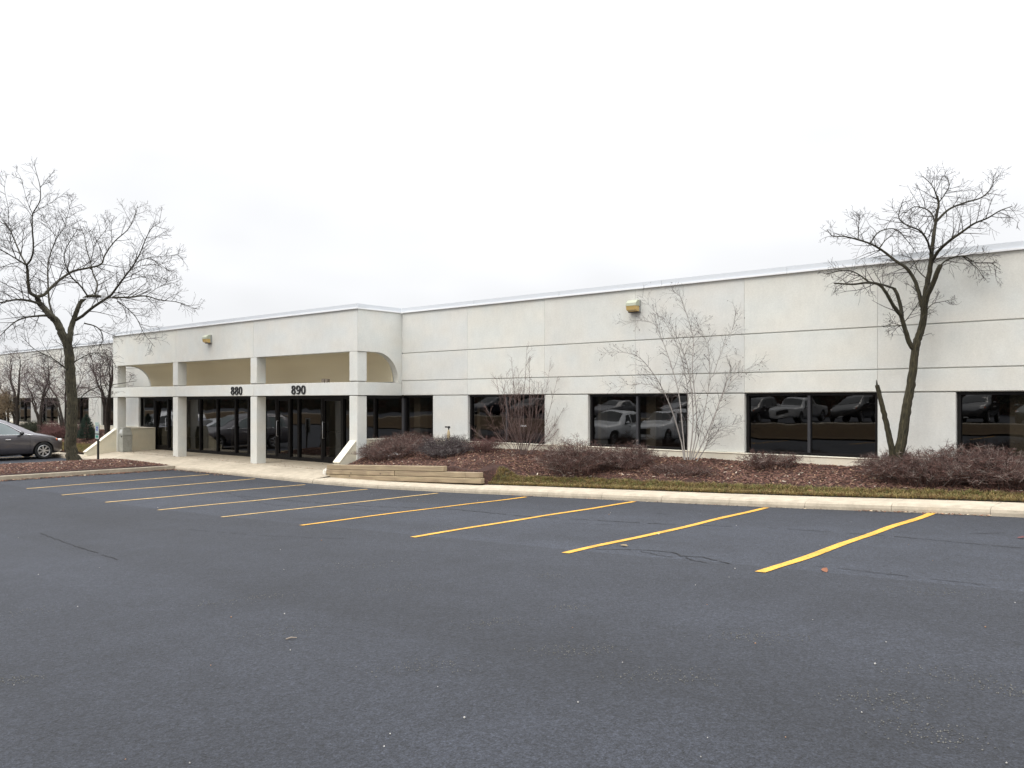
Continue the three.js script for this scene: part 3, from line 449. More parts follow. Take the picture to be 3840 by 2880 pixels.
// the tree with the broken stem before the panel wall
{
  const foot = atZ(3364, 1790, -16.05); foot.y = bedY(foot.x, foot.z) - 0.02;
  const L = [
    [[[3364, 1790, 0, 1], [3368, 1712], [3384, 1640], [3394, 1565], [3406, 1495], [3418, 1430], [3428, 1345], [3434, 1300]], 0.098, 0.066, 0, 0.4],
    [[[3352, 1770, 0, 1], [3345, 1690], [3334, 1635], [3321, 1575], [3305, 1510], [3289, 1444]], 0.054, 0.034, 0, 0],
    [[[3289, 1450], [3288, 1436], [3286, 1424]], 0.022, 0.003, 0, 0],
    [[[3432, 1310], [3418, 1300], [3396, 1242], [3379, 1186], [3353, 1151, -0.1], [3323, 1099, -0.2], [3299, 1069, -0.2], [3253, 1060, -0.3], [3201, 1066, -0.3], [3127, 1062, -0.3]], 0.046, 0.011, 8, 0.5],
    [[[3383, 1205], [3380, 1165, 0.1], [3365, 1105, 0.15], [3353, 1082, 0.2]], 0.032, 0.026, 2, 0.4],
    [[[3353, 1082, 0.2], [3310, 1068, 0.2], [3257, 1056, 0.2], [3227, 1034, 0.3], [3192, 1017, 0.3], [3140, 1017, 0.3], [3097, 1030, 0.3]], 0.019, 0.005, 16, 0.55],
    [[[3434, 1302], [3440, 1277], [3457, 1225], [3466, 1160], [3461, 1142]], 0.062, 0.05, 2, 0.4],
    [[[3463, 1180], [3476, 1112, -0.1], [3500, 1060, -0.2], [3518, 1012, -0.3], [3527, 995, -0.3]], 0.046, 0.036, 3, 0.5],
    [[[3527, 995, -0.3], [3548, 977, -0.3], [3609, 960, -0.4], [3661, 986, -0.4], [3713, 986, -0.5], [3752, 1012, -0.5]], 0.014, 0.004, 14, 0.5],
    [[[3609, 960, -0.4], [3640, 985, -0.3], [3668, 1010, -0.2], [3690, 1045, -0.2]], 0.010, 0.004, 8, 0.4],
    [[[3461, 1150], [3479, 1056], [3490, 990], [3494, 947], [3500, 895], [3507, 843, 0.1], [3514, 800, 0.1], [3520, 760, 0.2], [3514, 734, 0.2]], 0.048, 0.014, 8, 0.5],
    [[[3496, 977], [3522, 938, -0.2], [3566, 899, -0.4], [3609, 869, -0.5], [3652, 839, -0.6], [3705, 817, -0.7], [3748, 791, -0.8], [3796, 773, -0.8]], 0.028, 0.005, 20, 0.55],
    [[[3510, 832, 0.1], [3557, 786, 0.3], [3618, 760, 0.5], [3683, 739, 0.6], [3722, 695, 0.7], [3726, 660, 0.7]], 0.021, 0.004, 18, 0.5],
    [[[3508, 840, 0.1], [3488, 795, 0.4], [3457, 778, 0.6], [3422, 778, 0.8], [3395, 800, 0.9]], 0.015, 0.005, 14, 0.5],
    [[[3492, 951], [3475, 899, -0.3], [3449, 865, -0.5], [3392, 839, -0.8], [3370, 813, -0.9], [3388, 747, -1]], 0.02, 0.005, 18, 0.5],
    [[[3520, 765, 0.2], [3505, 715, 0.2], [3490, 690, 0.3], [3460, 660, 0.3]], 0.012, 0.004, 12, 0.45],
    [[[3518, 762, 0.2], [3545, 725, 0.3], [3560, 690, 0.3], [3540, 655, 0.3]], 0.011, 0.004, 12, 0.45],
    [[[3457, 1150], [3440, 1077, 0.1], [3418, 1030, 0.2], [3396, 1003, 0.2], [3357, 977, 0.3], [3314, 943, 0.4], [3271, 917, 0.4], [3218, 899, 0.5], [3162, 886, 0.5], [3123, 886, 0.6], [3101, 860, 0.6]], 0.034, 0.005, 24, 0.55],
    [[[3297, 930, 0.4], [3322, 899, 0.5], [3350, 880, 0.6]], 0.011, 0.005, 8, 0.4],
    [[[3262, 914, 0.4], [3297, 869, 0.5], [3360, 860, 0.6], [3400, 900, 0.7], [3440, 950, 0.6]], 0.012, 0.005, 12, 0.45],
    [[[3218, 899, 0.5], [3220, 850, 0.6], [3224, 800, 0.6]], 0.009, 0.004, 10, 0.4],
    [[[3480, 1050, 0.1], [3440, 1010, 0.5], [3420, 970, 0.6], [3390, 960, 0.7]], 0.01, 0.004, 12, 0.45],
    [[[3440, 1260], [3490, 1145, -0.2], [3540, 1130, -0.3], [3590, 1120, -0.3]], 0.008, 0.003, 6, 0.35],
    [[[3390, 1210], [3420, 1170, 0.2], [3450, 1110, 0.3], [3400, 1060, 0.4]], 0.008, 0.003, 10, 0.35],
    [[[3388, 1225], [3360, 1215], [3330, 1205]], 0.008, 0.003, 8, 0.25],
  ];
  traced('street_tree', 'bare tree with a snapped second stem standing among shrubs by the wall', 'tree', null, foot, L, { wiggle: 0.2, lift: 0.0, along: 0.65, spread: 0.85, end: 0.45, up: 0.05, level: 2, kids: [0, 2.3, 2.8], tip: 0.0024, fat: 1.12, r0: 0.005, col: dark }, 21, [0.125, 0.105, 0.062], 2);
}
// the clump birch
{
  const Z = (x, y, d = 0) => [2000 + x * 0.5424, 1000 + y * 0.5424, d], foot = atZ(2578, 1728, -16.2); foot.y = bedY(foot.x, foot.z) - 0.01;
  const S = [
    [[1045, 1335, 0], [1020, 1200, 0], [960, 1000, -0.1], [900, 860, -0.2], [830, 740, -0.3], [720, 620, -0.4], [580, 590, -0.4], [480, 600, -0.4]],
    [[1050, 1335, 0], [1030, 1100, 0], [1000, 850, 0.1], [940, 640, 0.2], [880, 480, 0.3], [840, 400, 0.3], [740, 370, 0.4], [610, 410, 0.4]],
    [[1065, 1335, 0], [1070, 1000, 0.1], [1060, 800, 0.1], [1000, 560, 0.1], [920, 400, 0.1], [830, 300, 0.1], [735, 190, 0.1]],
    [[1080, 1335, 0], [1105, 1050, -0.1], [1080, 760, -0.1], [1040, 600, -0.2], [960, 420, -0.3], [880, 300, -0.3]],
    [[1090, 1335, 0], [1130, 1100, 0.1], [1100, 700, 0.2], [1105, 500, 0.3], [1060, 330, 0.3], [1010, 200, 0.3], [970, 175, 0.3]],
    [[1100, 1330, 0], [1150, 1150, -0.1], [1210, 850, -0.2], [1215, 640, -0.3], [1190, 500, -0.3], [1110, 350, -0.4]],
    [[1110, 1335, 0], [1180, 1200, 0], [1300, 900, 0.1], [1370, 680, 0.2], [1410, 500, 0.2], [1440, 300, 0.2]],
    [[1130, 1345, 0], [1190, 1250, -0.1], [1220, 1150, -0.2], [1330, 850, -0.3], [1450, 730, -0.4], [1600, 650, -0.4]],
    [[1190, 1225, -0.1], [1300, 1130, -0.2], [1460, 1060, -0.3]],
    [[905, 870, -0.2], [820, 820, -0.3], [700, 810, -0.3], [500, 850, -0.4]],
    [[1340, 840, -0.2], [1460, 600, 0.1], [1540, 520, 0.1], [1630, 520, 0.2]],
    [[1030, 760, 0.1], [1060, 560, 0.3], [1120, 430, 0.4], [1200, 370, 0.4]], [[1240, 760, -0.2], [1310, 560, -0.3], [1380, 420, -0.3], [1400, 290, -0.3]],
  ].map((s, i) => [s.map((p, k) => [...Z(...p), ...(k || i > 7 ? [] : [1])]), i < 8 ? 0.018 - (i % 3) * 0.003 : 0.007, 0.0022, i < 8 ? 32 : 18, 0.40]);
  const r0 = RNG(4);
  const t = traced('birch_tree', 'clump of slender pale birch stems with fine twigs before the wall', 'tree', null, foot, S, { r0: 0.0032, end: 0.55, wiggle: 0.2, lift: 0.012, along: 0.75, spread: 0.75, up: 0.25, level: 1, kids: [0, 4], tip: 0.0014, col: (r) => { const k = 0.6 + 0.8 * r(); return [0.085 * k, 0.068 * k, 0.064 * k]; }, bud: 0.45, budSize: 0.012, budCol: [0.05, 0.03, 0.028] }, 5, [0.40, 0.37, 0.34], 0, M.twig);
}
// the red stemmed young shrub
{
  const Z = (x, y, d = 0) => [1750 + x * 0.2833, 1250 + y * 0.2833, d], foot = atZ(1960, 1706, -16.25); foot.y = bedY(foot.x, foot.z) - 0.01;
  const r = RNG(91), S = [];
  const tops = [[800, 150], [830, 330], [590, 320], [680, 460], [380, 560], [450, 560], [770, 640], [1110, 400], [1225, 520], [1390, 800], [1390, 1005], [230, 930], [520, 500], [640, 640], [900, 620], [960, 640], [480, 700], [720, 700], [560, 760], [1010, 760], [50, 1250], [1180, 1170], [300, 1180], [860, 760], [620, 560], [700, 860], [950, 880], [420, 900]];
  tops.forEach(([x, y], i) => { const bx = 740 + (x - 740) * 0.16 + (r() - 0.5) * 90, mx = lerp(bx, x, 0.45) + (x > 800 ? 30 : -30), my = lerp(1590, y, 0.38); S.push([[Z(bx, 1600, 0), Z(lerp(bx, mx, 0.5), lerp(1600, my, 0.55), (r() - 0.5) * 0.2), Z(mx, my, (r() - 0.5) * 0.6), Z(lerp(mx, x, 0.6), lerp(my, y, 0.6), (r() - 0.5) * 0.8), Z(x, y, (r() - 0.5) * 0.8)], i < 3 ? 0.010 : 0.0075, 0.0024, 16, 0.32]); });
  traced('young_tree', 'small twiggy reddish tree with many upright stems beside the mulch', 'tree', null, foot, S, { r0: 0.0038, wiggle: 0.16, lift: 0.06, along: 0.85, spread: 0.6, up: 0.25, level: 1, kids: [0, 3.2], tip: 0.0018, col: (q) => { const k = 0.6 + 0.9 * q(); return [0.13 * k, 0.082 * k, 0.07 * k]; } }, 8, [0.17, 0.12, 0.11], 0, M.twig);
}
// trees before the far wing
function smallTree(name, label, foot, stems, o, seed, barkCol, group) {
  const rnd = RNG(seed), g = base(name, label, 'tree', foot, 0, group), B = new Tubes(), T = new Tubes();
  for (const [dx, dz, h, r] of stems) {
    const top = V(foot.x + dx, foot.y + h, foot.z + dz), mid = foot.clone().lerp(top, 0.45).add(V(-dx * 0.18, 0.1, -dz * 0.2)), c = curvePts([foot.clone().add(V(dx * 0.04, -0.05, dz * 0.04)), mid, foot.clone().lerp(top, 0.75).add(V(0.22 * (rnd() - 0.5), 0, 0.2 * (rnd() - 0.5))), top], 12); c.forEach((p, i) => { if (i > 1) { p.x += 0.09 * PN.noise(i * 0.6, seed, dx * 3); p.z += 0.09 * PN.noise(i * 0.6, seed + 4, dx * 3); } });
    B.tube(c, c.map((_, i) => lerp(r, r * 0.1, (i / 12) ** 0.8) * (1 + 0.1 * PN.noise(i, seed, dx))), 8, barkCol);
    for (let k = 0; k < o.n; k++) { const t = lerp(0.38, 1, (k + rnd()) / o.n), i = Math.min(11, Math.floor(t * 12)), ax = c[i + 1].clone().sub(c[i]).normalize(), s = rv(rnd); s.addScaledVector(ax, -s.dot(ax)).normalize(); s.y += 0.15; twig(T, c[i], ax.multiplyScalar(o.along).addScaledVector(s, o.spread).normalize(), o.len * (0.5 + 0.8 * rnd()) * lerp(1.15, 0.6, t), Math.min(r * 0.4, 0.02) * lerp(1, 0.5, t), 2, o, rnd); }
  }
  mesh('trunk', B.geo(foot), M.bark, g); mesh('crown', T.geo(foot), M.twig, g); return g;
}
const farOpt = { wiggle: 0.3, lift: 0.03, along: 0.6, spread: 0.8, kids: [0, 4.2, 5], tip: 0.0042, col: greyRed, n: 13, len: 1.2 };
{
  const p = (x, y, z) => { const q = atZ(x, y, z); q.y = bedYL(q.x, q.z) - 0.02; return q; };
  smallTree('bare_tree', 'many stemmed bare tree behind the parking sign', p(403, 1620, -16.0), [[-0.9, 0.3, 3.7, 0.085], [0.2, -0.2, 4.1, 0.10], [1.1, 0.4, 3.6, 0.08], [0.5, 0.5, 3.3, 0.06]], farOpt, 31, [0.09, 0.062, 0.055], 'bare trees before the far wing');
  smallTree('bare_tree', 'bare tree with a cut stub stem behind the minivan bonnet', p(150, 1622, -15.9), [[-0.5, 0.2, 2.2, 0.11], [0.9, -0.1, 3.7, 0.10], [2.2, 0.4, 3.4, 0.07], [-1.6, 0.2, 3.3, 0.06]], farOpt, 32, [0.095, 0.07, 0.058], 'bare trees before the far wing');
  smallTree('bare_tree', 'bare twin stemmed tree rising behind the minivan roof', p(62, 1600, -15.8), [[-0.5, 0.1, 4.0, 0.12], [1.2, 0.2, 4.0, 0.11], [-2.0, 0.3, 3.4, 0.07]], farOpt, 33, [0.095, 0.07, 0.058], 'bare trees before the far wing');
  smallTree('bare_tree', 'bare spreading tree close to the island trunk before the far wing', p(246, 1615, -15.9), [[-2.2, 0.2, 3.5, 0.075], [-3.0, 0.3, 2.9, 0.06], [0.6, 0.3, 3.5, 0.07], [2.6, 0.2, 3.1, 0.055]], farOpt, 34, [0.09, 0.068, 0.058], 'bare trees before the far wing');
  smallTree('weeping_tree', 'low weeping tree with a mop of tan brown twigs', p(28, 1590, -15.6), [[0.3, 0, 2.3, 0.09], [-0.9, 0.2, 2.2, 0.08]], { wiggle: 0.18, lift: -0.14, along: 0.4, spread: 0.9, kids: [0, 6, 9], tip: 0.006, n: 26, len: 0.8, col: (r) => { const k = 0.7 + 0.7 * r(); return [0.17 * k, 0.125 * k, 0.075 * k]; } }, 35, [0.10, 0.07, 0.055]);
}
// ---------- shrubs ----------
function shrub(name, label, c, rx, rz, h, n, o = {}) {
  h *= 0.86; n = Math.round(n * 0.8); const rnd = RNG(Math.round(c.x * 91 + h * 777 + rx * 13)), g = base(name, label, 'shrub', c, 0, 'leafless shrubs in the mulch'), S = new Tubes(), T = new Tubes(), gy = o.gy || bedY;
  const col = o.col || ((r) => { const k = 0.55 + 0.9 * r(), q = r(); return q < 0.12 ? [0.25 * k, 0.205 * k, 0.18 * k] : q < 0.6 ? [0.118 * k, 0.062 * k, 0.050 * k] : [0.072 * k, 0.043 * k, 0.037 * k]; });
  for (let i = 0; i < n; i++) {
    const a = rnd() * 6.283, q = Math.sqrt(rnd()), bx = c.x + Math.cos(a) * q * rx * 0.72, bz = c.z + Math.sin(a) * q * rz * 0.72, by = gy(bx, bz) - 0.02, lean = q * 0.9 + 0.25;
    const hh = h * (1 - 0.42 * q * q) * (0.5 + 0.6 * rnd()) * (1 + 0.5 * PN.noise(bx * 2.6, bz * 2.6, h)), ex = bx + Math.cos(a + (rnd() - 0.5)) * lean * rx * 0.36 + (rnd() - 0.5) * 0.2, ez = bz + Math.sin(a + (rnd() - 0.5)) * lean * rz * 0.36 + (rnd() - 0.5) * 0.2;
    const p0 = V(bx, by, bz), p2 = V(ex, by + hh, ez), p1 = V(lerp(bx, ex, 0.35), by + hh * 0.62, lerp(bz, ez, 0.35)).addScaledVector(rv(rnd), 0.05), pts = [p0, p1, p2, p2.clone().add(V((ex - bx) * 0.5 + (rnd() - 0.5) * 0.1, -0.02 + 0.05 * rnd(), (ez - bz) * 0.5 + (rnd() - 0.5) * 0.1))];
    S.tube(pts, [0.0055, 0.004, 0.003, 0.0018], 3, col(rnd), false);
    const m = o.twigs || 7;
    for (let k = 0; k < m; k++) { const t = 0.3 + 0.7 * (k + rnd()) / m, f = t * 2.99, j = Math.floor(f), b = pts[j].clone().lerp(pts[j + 1], f - j), d = V(rnd() - 0.5, rnd() * 0.75 - 0.12, rnd() - 0.5).normalize(), l = (0.07 + 0.12 * rnd()) * (o.tl || 1), e = b.clone().addScaledVector(d, l), e1 = b.clone().addScaledVector(d, l * 0.5).addScaledVector(rv(rnd), 0.014), cc = col(rnd); T.tube([b, e1, e], [0.0030, 0.0026, 0.0018], 3, cc, false);
      for (let w = 0; w < 2; w++) { const d2 = rv(rnd); d2.y = Math.abs(d2.y) * 0.6; d2.normalize(); T.tube([e1, e1.clone().addScaledVector(d2, l * 0.55)], [0.0024, 0.0014], 3, cc, false); } }
  }
  mesh('stems', S.geo(c), M.twig, g); mesh('twigs', T.geo(c), M.twig, g); return g;
}
const on = (px, z, f = bedY) => { const p = atZ(px, 1600, z); p.y = f(p.x, z); return p; };
shrub('barberry_shrub', 'dense purple brown shrub spilling beside the cream entrance wall', on(1462, -15.65), 0.95, 0.62, 0.54, 470);
shrub('barberry_shrub', 'reddish twiggy shrub growing up against the narrow window by the entrance', on(1520, -16.55), 1.05, 0.38, 0.42, 330);
shrub('barberry_shrub', 'dark grey brown shrub under the pier with the water tap', on(1672, -16.0), 0.72, 0.55, 0.52, 330, { col: (r) => { const k = 0.5 + 0.9 * r(); return r() < 0.15 ? [0.22 * k, 0.2 * k, 0.19 * k] : [0.062 * k, 0.046 * k, 0.046 * k]; } });
shrub('barberry_shrub', 'low russet shrub tucked before the small red stemmed tree', on(1824, -16.45), 0.42, 0.34, 0.40, 110, { col: (r) => { const k = 0.6 + 0.8 * r(); return [0.12 * k, 0.058 * k, 0.05 * k]; } });
shrub('barberry_shrub', 'large rounded purple brown shrub before the window that shows the pickups', on(2172, -15.75), 0.92, 0.62, 0.66, 520);
shrub('barberry_shrub', 'flat spreading shrub beneath the window sill beside the birch', on(2350, -16.15), 0.68, 0.45, 0.46, 280);
shrub('barberry_shrub', 'thin low shrub below the wide dark window near the snapped stem', on(2890, -16.45), 0.52, 0.32, 0.36, 130);
shrub('barberry_shrub', 'broad purplish shrub around the foot of the tree with the snapped stem', on(3470, -15.95), 0.95, 0.58, 0.62, 620);
shrub('barberry_shrub', 'broad purplish shrub beyond the snapped tree before the last window', on(3790, -15.9), 0.85, 0.58, 0.58, 560);
shrub('barberry_shrub', 'low purplish shrub at the far end of the mulch bed', on(4250, -15.9), 0.9, 0.55, 0.58, 300);
shrub('creeping_shrub', 'sparse knee high twigs creeping over the mulch in front of the birch', on(2560, -15.75), 0.75, 0.22, 0.20, 110, { tl: 0.9 });
const redCol = (r) => { const k = 0.6 + 0.8 * r(); return [0.13 * k, 0.06 * k, 0.055 * k]; };
shrub('barberry_shrub', 'red brown shrub behind the minivan bonnet before the far wing', on(218, -15.9, bedYL), 1.2, 0.5, 0.75, 380, { gy: bedYL, col: redCol, tl: 1.4 });
shrub('barberry_shrub', 'red brown shrub beside the dwarf conifer before the far wing', on(300, -16.2, bedYL), 0.7, 0.4, 0.45, 200, { gy: bedYL, col: redCol, tl: 1.3 });
shrub('juniper_shrub', 'dark green low juniper against the far wing wall', on(112, -16.2, bedYL), 1.3, 0.5, 0.55, 420, { gy: bedYL, tl: 1.3, col: (r) => { const k = 0.5 + 0.8 * r(); return [0.035 * k, 0.042 * k, 0.022 * k]; } });
shrub('barberry_shrub', 'red brown shrub hidden low behind the minivan', on(30, -15.6, bedYL), 1.4, 0.5, 0.6, 300, { gy: bedYL, col: redCol, tl: 1.4 });
{ // dwarf conifer
  const c = on(325, -15.75, bedYL), g = base('dwarf_conifer', 'small dark green conifer with a pointed top beside the sloped wall', 'conifer', c), T = new Tubes(), r = RNG(55), B = new Tubes();
  B.tube([c.clone(), c.clone().add(V(0, 1.0, 0))], [0.03, 0.008], 6, [0.08, 0.06, 0.045]);
  for (let i = 0; i < 900; i++) { const y = r() ** 1.2, R = 0.52 * (1 - y) ** 0.7 * (0.75 + 0.4 * r()), a = r() * 6.283, p = V(c.x, c.y + 0.03 + y * 1.02, c.z), e = V(c.x + Math.cos(a) * R, p.y + 0.08 * r() + 0.05, c.z + Math.sin(a) * R), q = p.clone().lerp(e, 0.45), k = 0.6 + 0.8 * r(), cc = [0.020 * k, 0.040 * k, 0.026 * k]; T.tube([q, e], [0.006, 0.002], 3, cc, false); for (let w = 0; w < 4; w++) { const b = q.clone().lerp(e, r()), d = rv(r).normalize(); T.tube([b, b.clone().addScaledVector(d, 0.06)], [0.006, 0.002], 3, cc, false); } }
  mesh('trunk', B.geo(c), M.bark, g); mesh('foliage', T.geo(c), M.twig, g);
}
// ---------- timber edging ----------
{
  const o = base('timber_edging', 'weathered timber beams stacked as edging in front of the mulch bed', 'retaining wall', V(-17, -0.5, -14.63)), ang = Math.atan(0.0413), H = 0.138, D = 0.14;
  const beams = [[0, -19.52, -14.78, 0], [1, -19.54, -16.62, 0.006], [1, -16.61, -14.02, -0.004], [1, -14.01, -13.55, 0.005], [2, -19.52, -17.4, -0.004], [2, -17.39, -13.5, 0.014]];
  beams.forEach(([c, a, b, dz], i) => { const L = b - a, xm = (a + b) / 2, g = metric(new RoundedBoxGeometry(L, H - 0.010, D, 1, 0.012), 1, i * 0.73, i * 0.41); const k = mesh('beam', g, M.timber, o); k.position.set(xm + 17, timberTop(xm) - H * (c + 0.5) + 0.5, dz); k.rotation.z = ang; });
}
// ---------- instanced ground cover ----------
const dummy = new THREE.Object3D(), tmpC = new THREE.Color();
function scatter(name, label, category, geo, m, list) {               // list of [x, y, z, rx, ry, rz, scale, color]
  const o = new THREE.InstancedMesh(geo, m, list.length); o.name = numbered(name); o.castShadow = o.receiveShadow = true;
  list.forEach(([x, y, z, a, b, c, s, col, sy = s], i) => { dummy.position.set(x, y, z); dummy.rotation.set(a, b, c); dummy.scale.set(s, sy, s); dummy.updateMatrix(); o.setMatrixAt(i, dummy.matrix); o.setColorAt(i, tmpC.setRGB(...col)); });
  scene.add(o); tag(o, label, category, null, 'stuff'); return o;
}
const chipGeo = new THREE.BoxGeometry(0.055, 0.008, 0.016), plain = mat([1, 1, 1], 0.95);
const chipCol = (r) => { const q = r(), k = 0.55 + 0.9 * r(); return q < 0.022 ? [0.50 * k, 0.43 * k, 0.34 * k] : q < 0.14 ? [0.24 * k, 0.15 * k, 0.095 * k] : [0.140 * k, 0.072 * k, 0.054 * k]; };
{
  const r = RNG(12), A = [], B = [], C = [];
  for (let i = 0; i < 17000; i++) { const x = lerp(-19.05, 2, r()), z = lerp(x < -14 ? -14.9 : -15.4, -16.95, r()); A.push([x, bedY(x, z) + 0.006, z, (r() - 0.5) * 0.9, r() * 6.3, (r() - 0.5) * 0.9, 0.6 + 1.1 * r(), chipCol(r)]); }
  for (let i = 0; i < 9000; i++) { const x = lerp(ISL.x0 + 0.2, ISL.x1 - 0.2, r()), z = lerp(ISL.z0 + 0.05, -4.5, r()); B.push([x, islMid(x, z) + 0.006, z, (r() - 0.5) * 0.8, r() * 6.3, (r() - 0.5) * 0.8, 0.7 + 1.1 * r(), chipCol(r)]); }
  for (let i = 0; i < 6000; i++) { const x = lerp(-56, -35, r()), z = lerp(-15.3, -16.95, r()); C.push([x, bedYL(x, z) + 0.006, z, (r() - 0.5) * 0.8, r() * 6.3, (r() - 0.5) * 0.8, 0.9 + 1.4 * r(), chipCol(r)]); }
  scatter('mulch_chips', 'loose red brown bark chips over the long planting bed', 'bark mulch', chipGeo, plain, A); scatter('mulch_chips', 'loose red brown bark chips on the tree island', 'bark mulch', chipGeo, plain, B); scatter('mulch_chips', 'loose red brown bark chips before the far wing', 'bark mulch', chipGeo, plain, C);
}
{
  const t = new Tubes(), r = RNG(3); for (let i = 0; i < 6; i++) { const a = r() * 6.283, l = 0.75 + 0.4 * r(), d = V(Math.cos(a), 0, Math.sin(a)), s = V(-d.z, 0, d.x).multiplyScalar(0.035), p = V((r() - 0.5) * 0.5, 0, (r() - 0.5) * 0.5), m = p.clone().addScaledVector(d, 0.22 * l).add(V(0, l * 0.62, 0)), e = p.clone().addScaledVector(d, 0.75 * l).add(V(0, l * (0.55 + 0.5 * r()), 0)); t.flat(p.clone().sub(s), p.clone().add(s), m.clone().add(s), m.clone().sub(s), [1, 1, 1]); t.flat(m.clone().sub(s), m.clone().add(s), e, e, [1, 1, 1]); }
  const tuft = t.geo(); tuft.deleteAttribute('color'); const gm = mat([1, 1, 1], 0.85, { side: THREE.DoubleSide });
  const gc = (r, g) => { const k = 0.6 + 0.7 * r(); return r() < g ? [0.155 * k, 0.165 * k, 0.045 * k] : r() < 0.75 ? [0.27 * k, 0.20 * k, 0.075 * k] : [0.20 * k, 0.115 * k, 0.05 * k]; };
  const A = [], B = [];
  for (let i = 0; i < 15000; i++) { const x = lerp(-13.46, 5, r()), edge = -15.27 + 0.10 * fbm(x * 1.5, 2, 6, 3), z = lerp(-14.765, edge, r()), back = clamp((-14.8 - z) / 0.5), patch = 0.5 + 0.5 * fbm(x * 0.8, z, 2, 3); A.push([x, bedY(x, z) - 0.012, z, 0, r() * 6.3, 0, 0.04 + 0.05 * r(), gc(r, 0.12 + 0.55 * back * patch)]); }
  for (let i = 0; i < 6000; i++) { const x = lerp(-56, -35, r()), z = lerp(-14.63, -15.35, r()); B.push([x, bedYL(x, z) - 0.01, z, 0, r() * 6.3, 0, 0.07 + 0.05 * r(), gc(r, 0.35)]); }
  scatter('grass_strip', 'short green and straw coloured grass along the pavement', 'grass', tuft, gm, A); scatter('grass_strip', 'short straw coloured grass before the far wing', 'grass', tuft, gm, B);
  setting('verge_soil', sheet(-13.44, 21, -14.752, -15.3, 200, 6, (x, z) => bedY(x, z) + 0.004), M.turf, 'thin turf soil under the grass strip', 'turf');
}
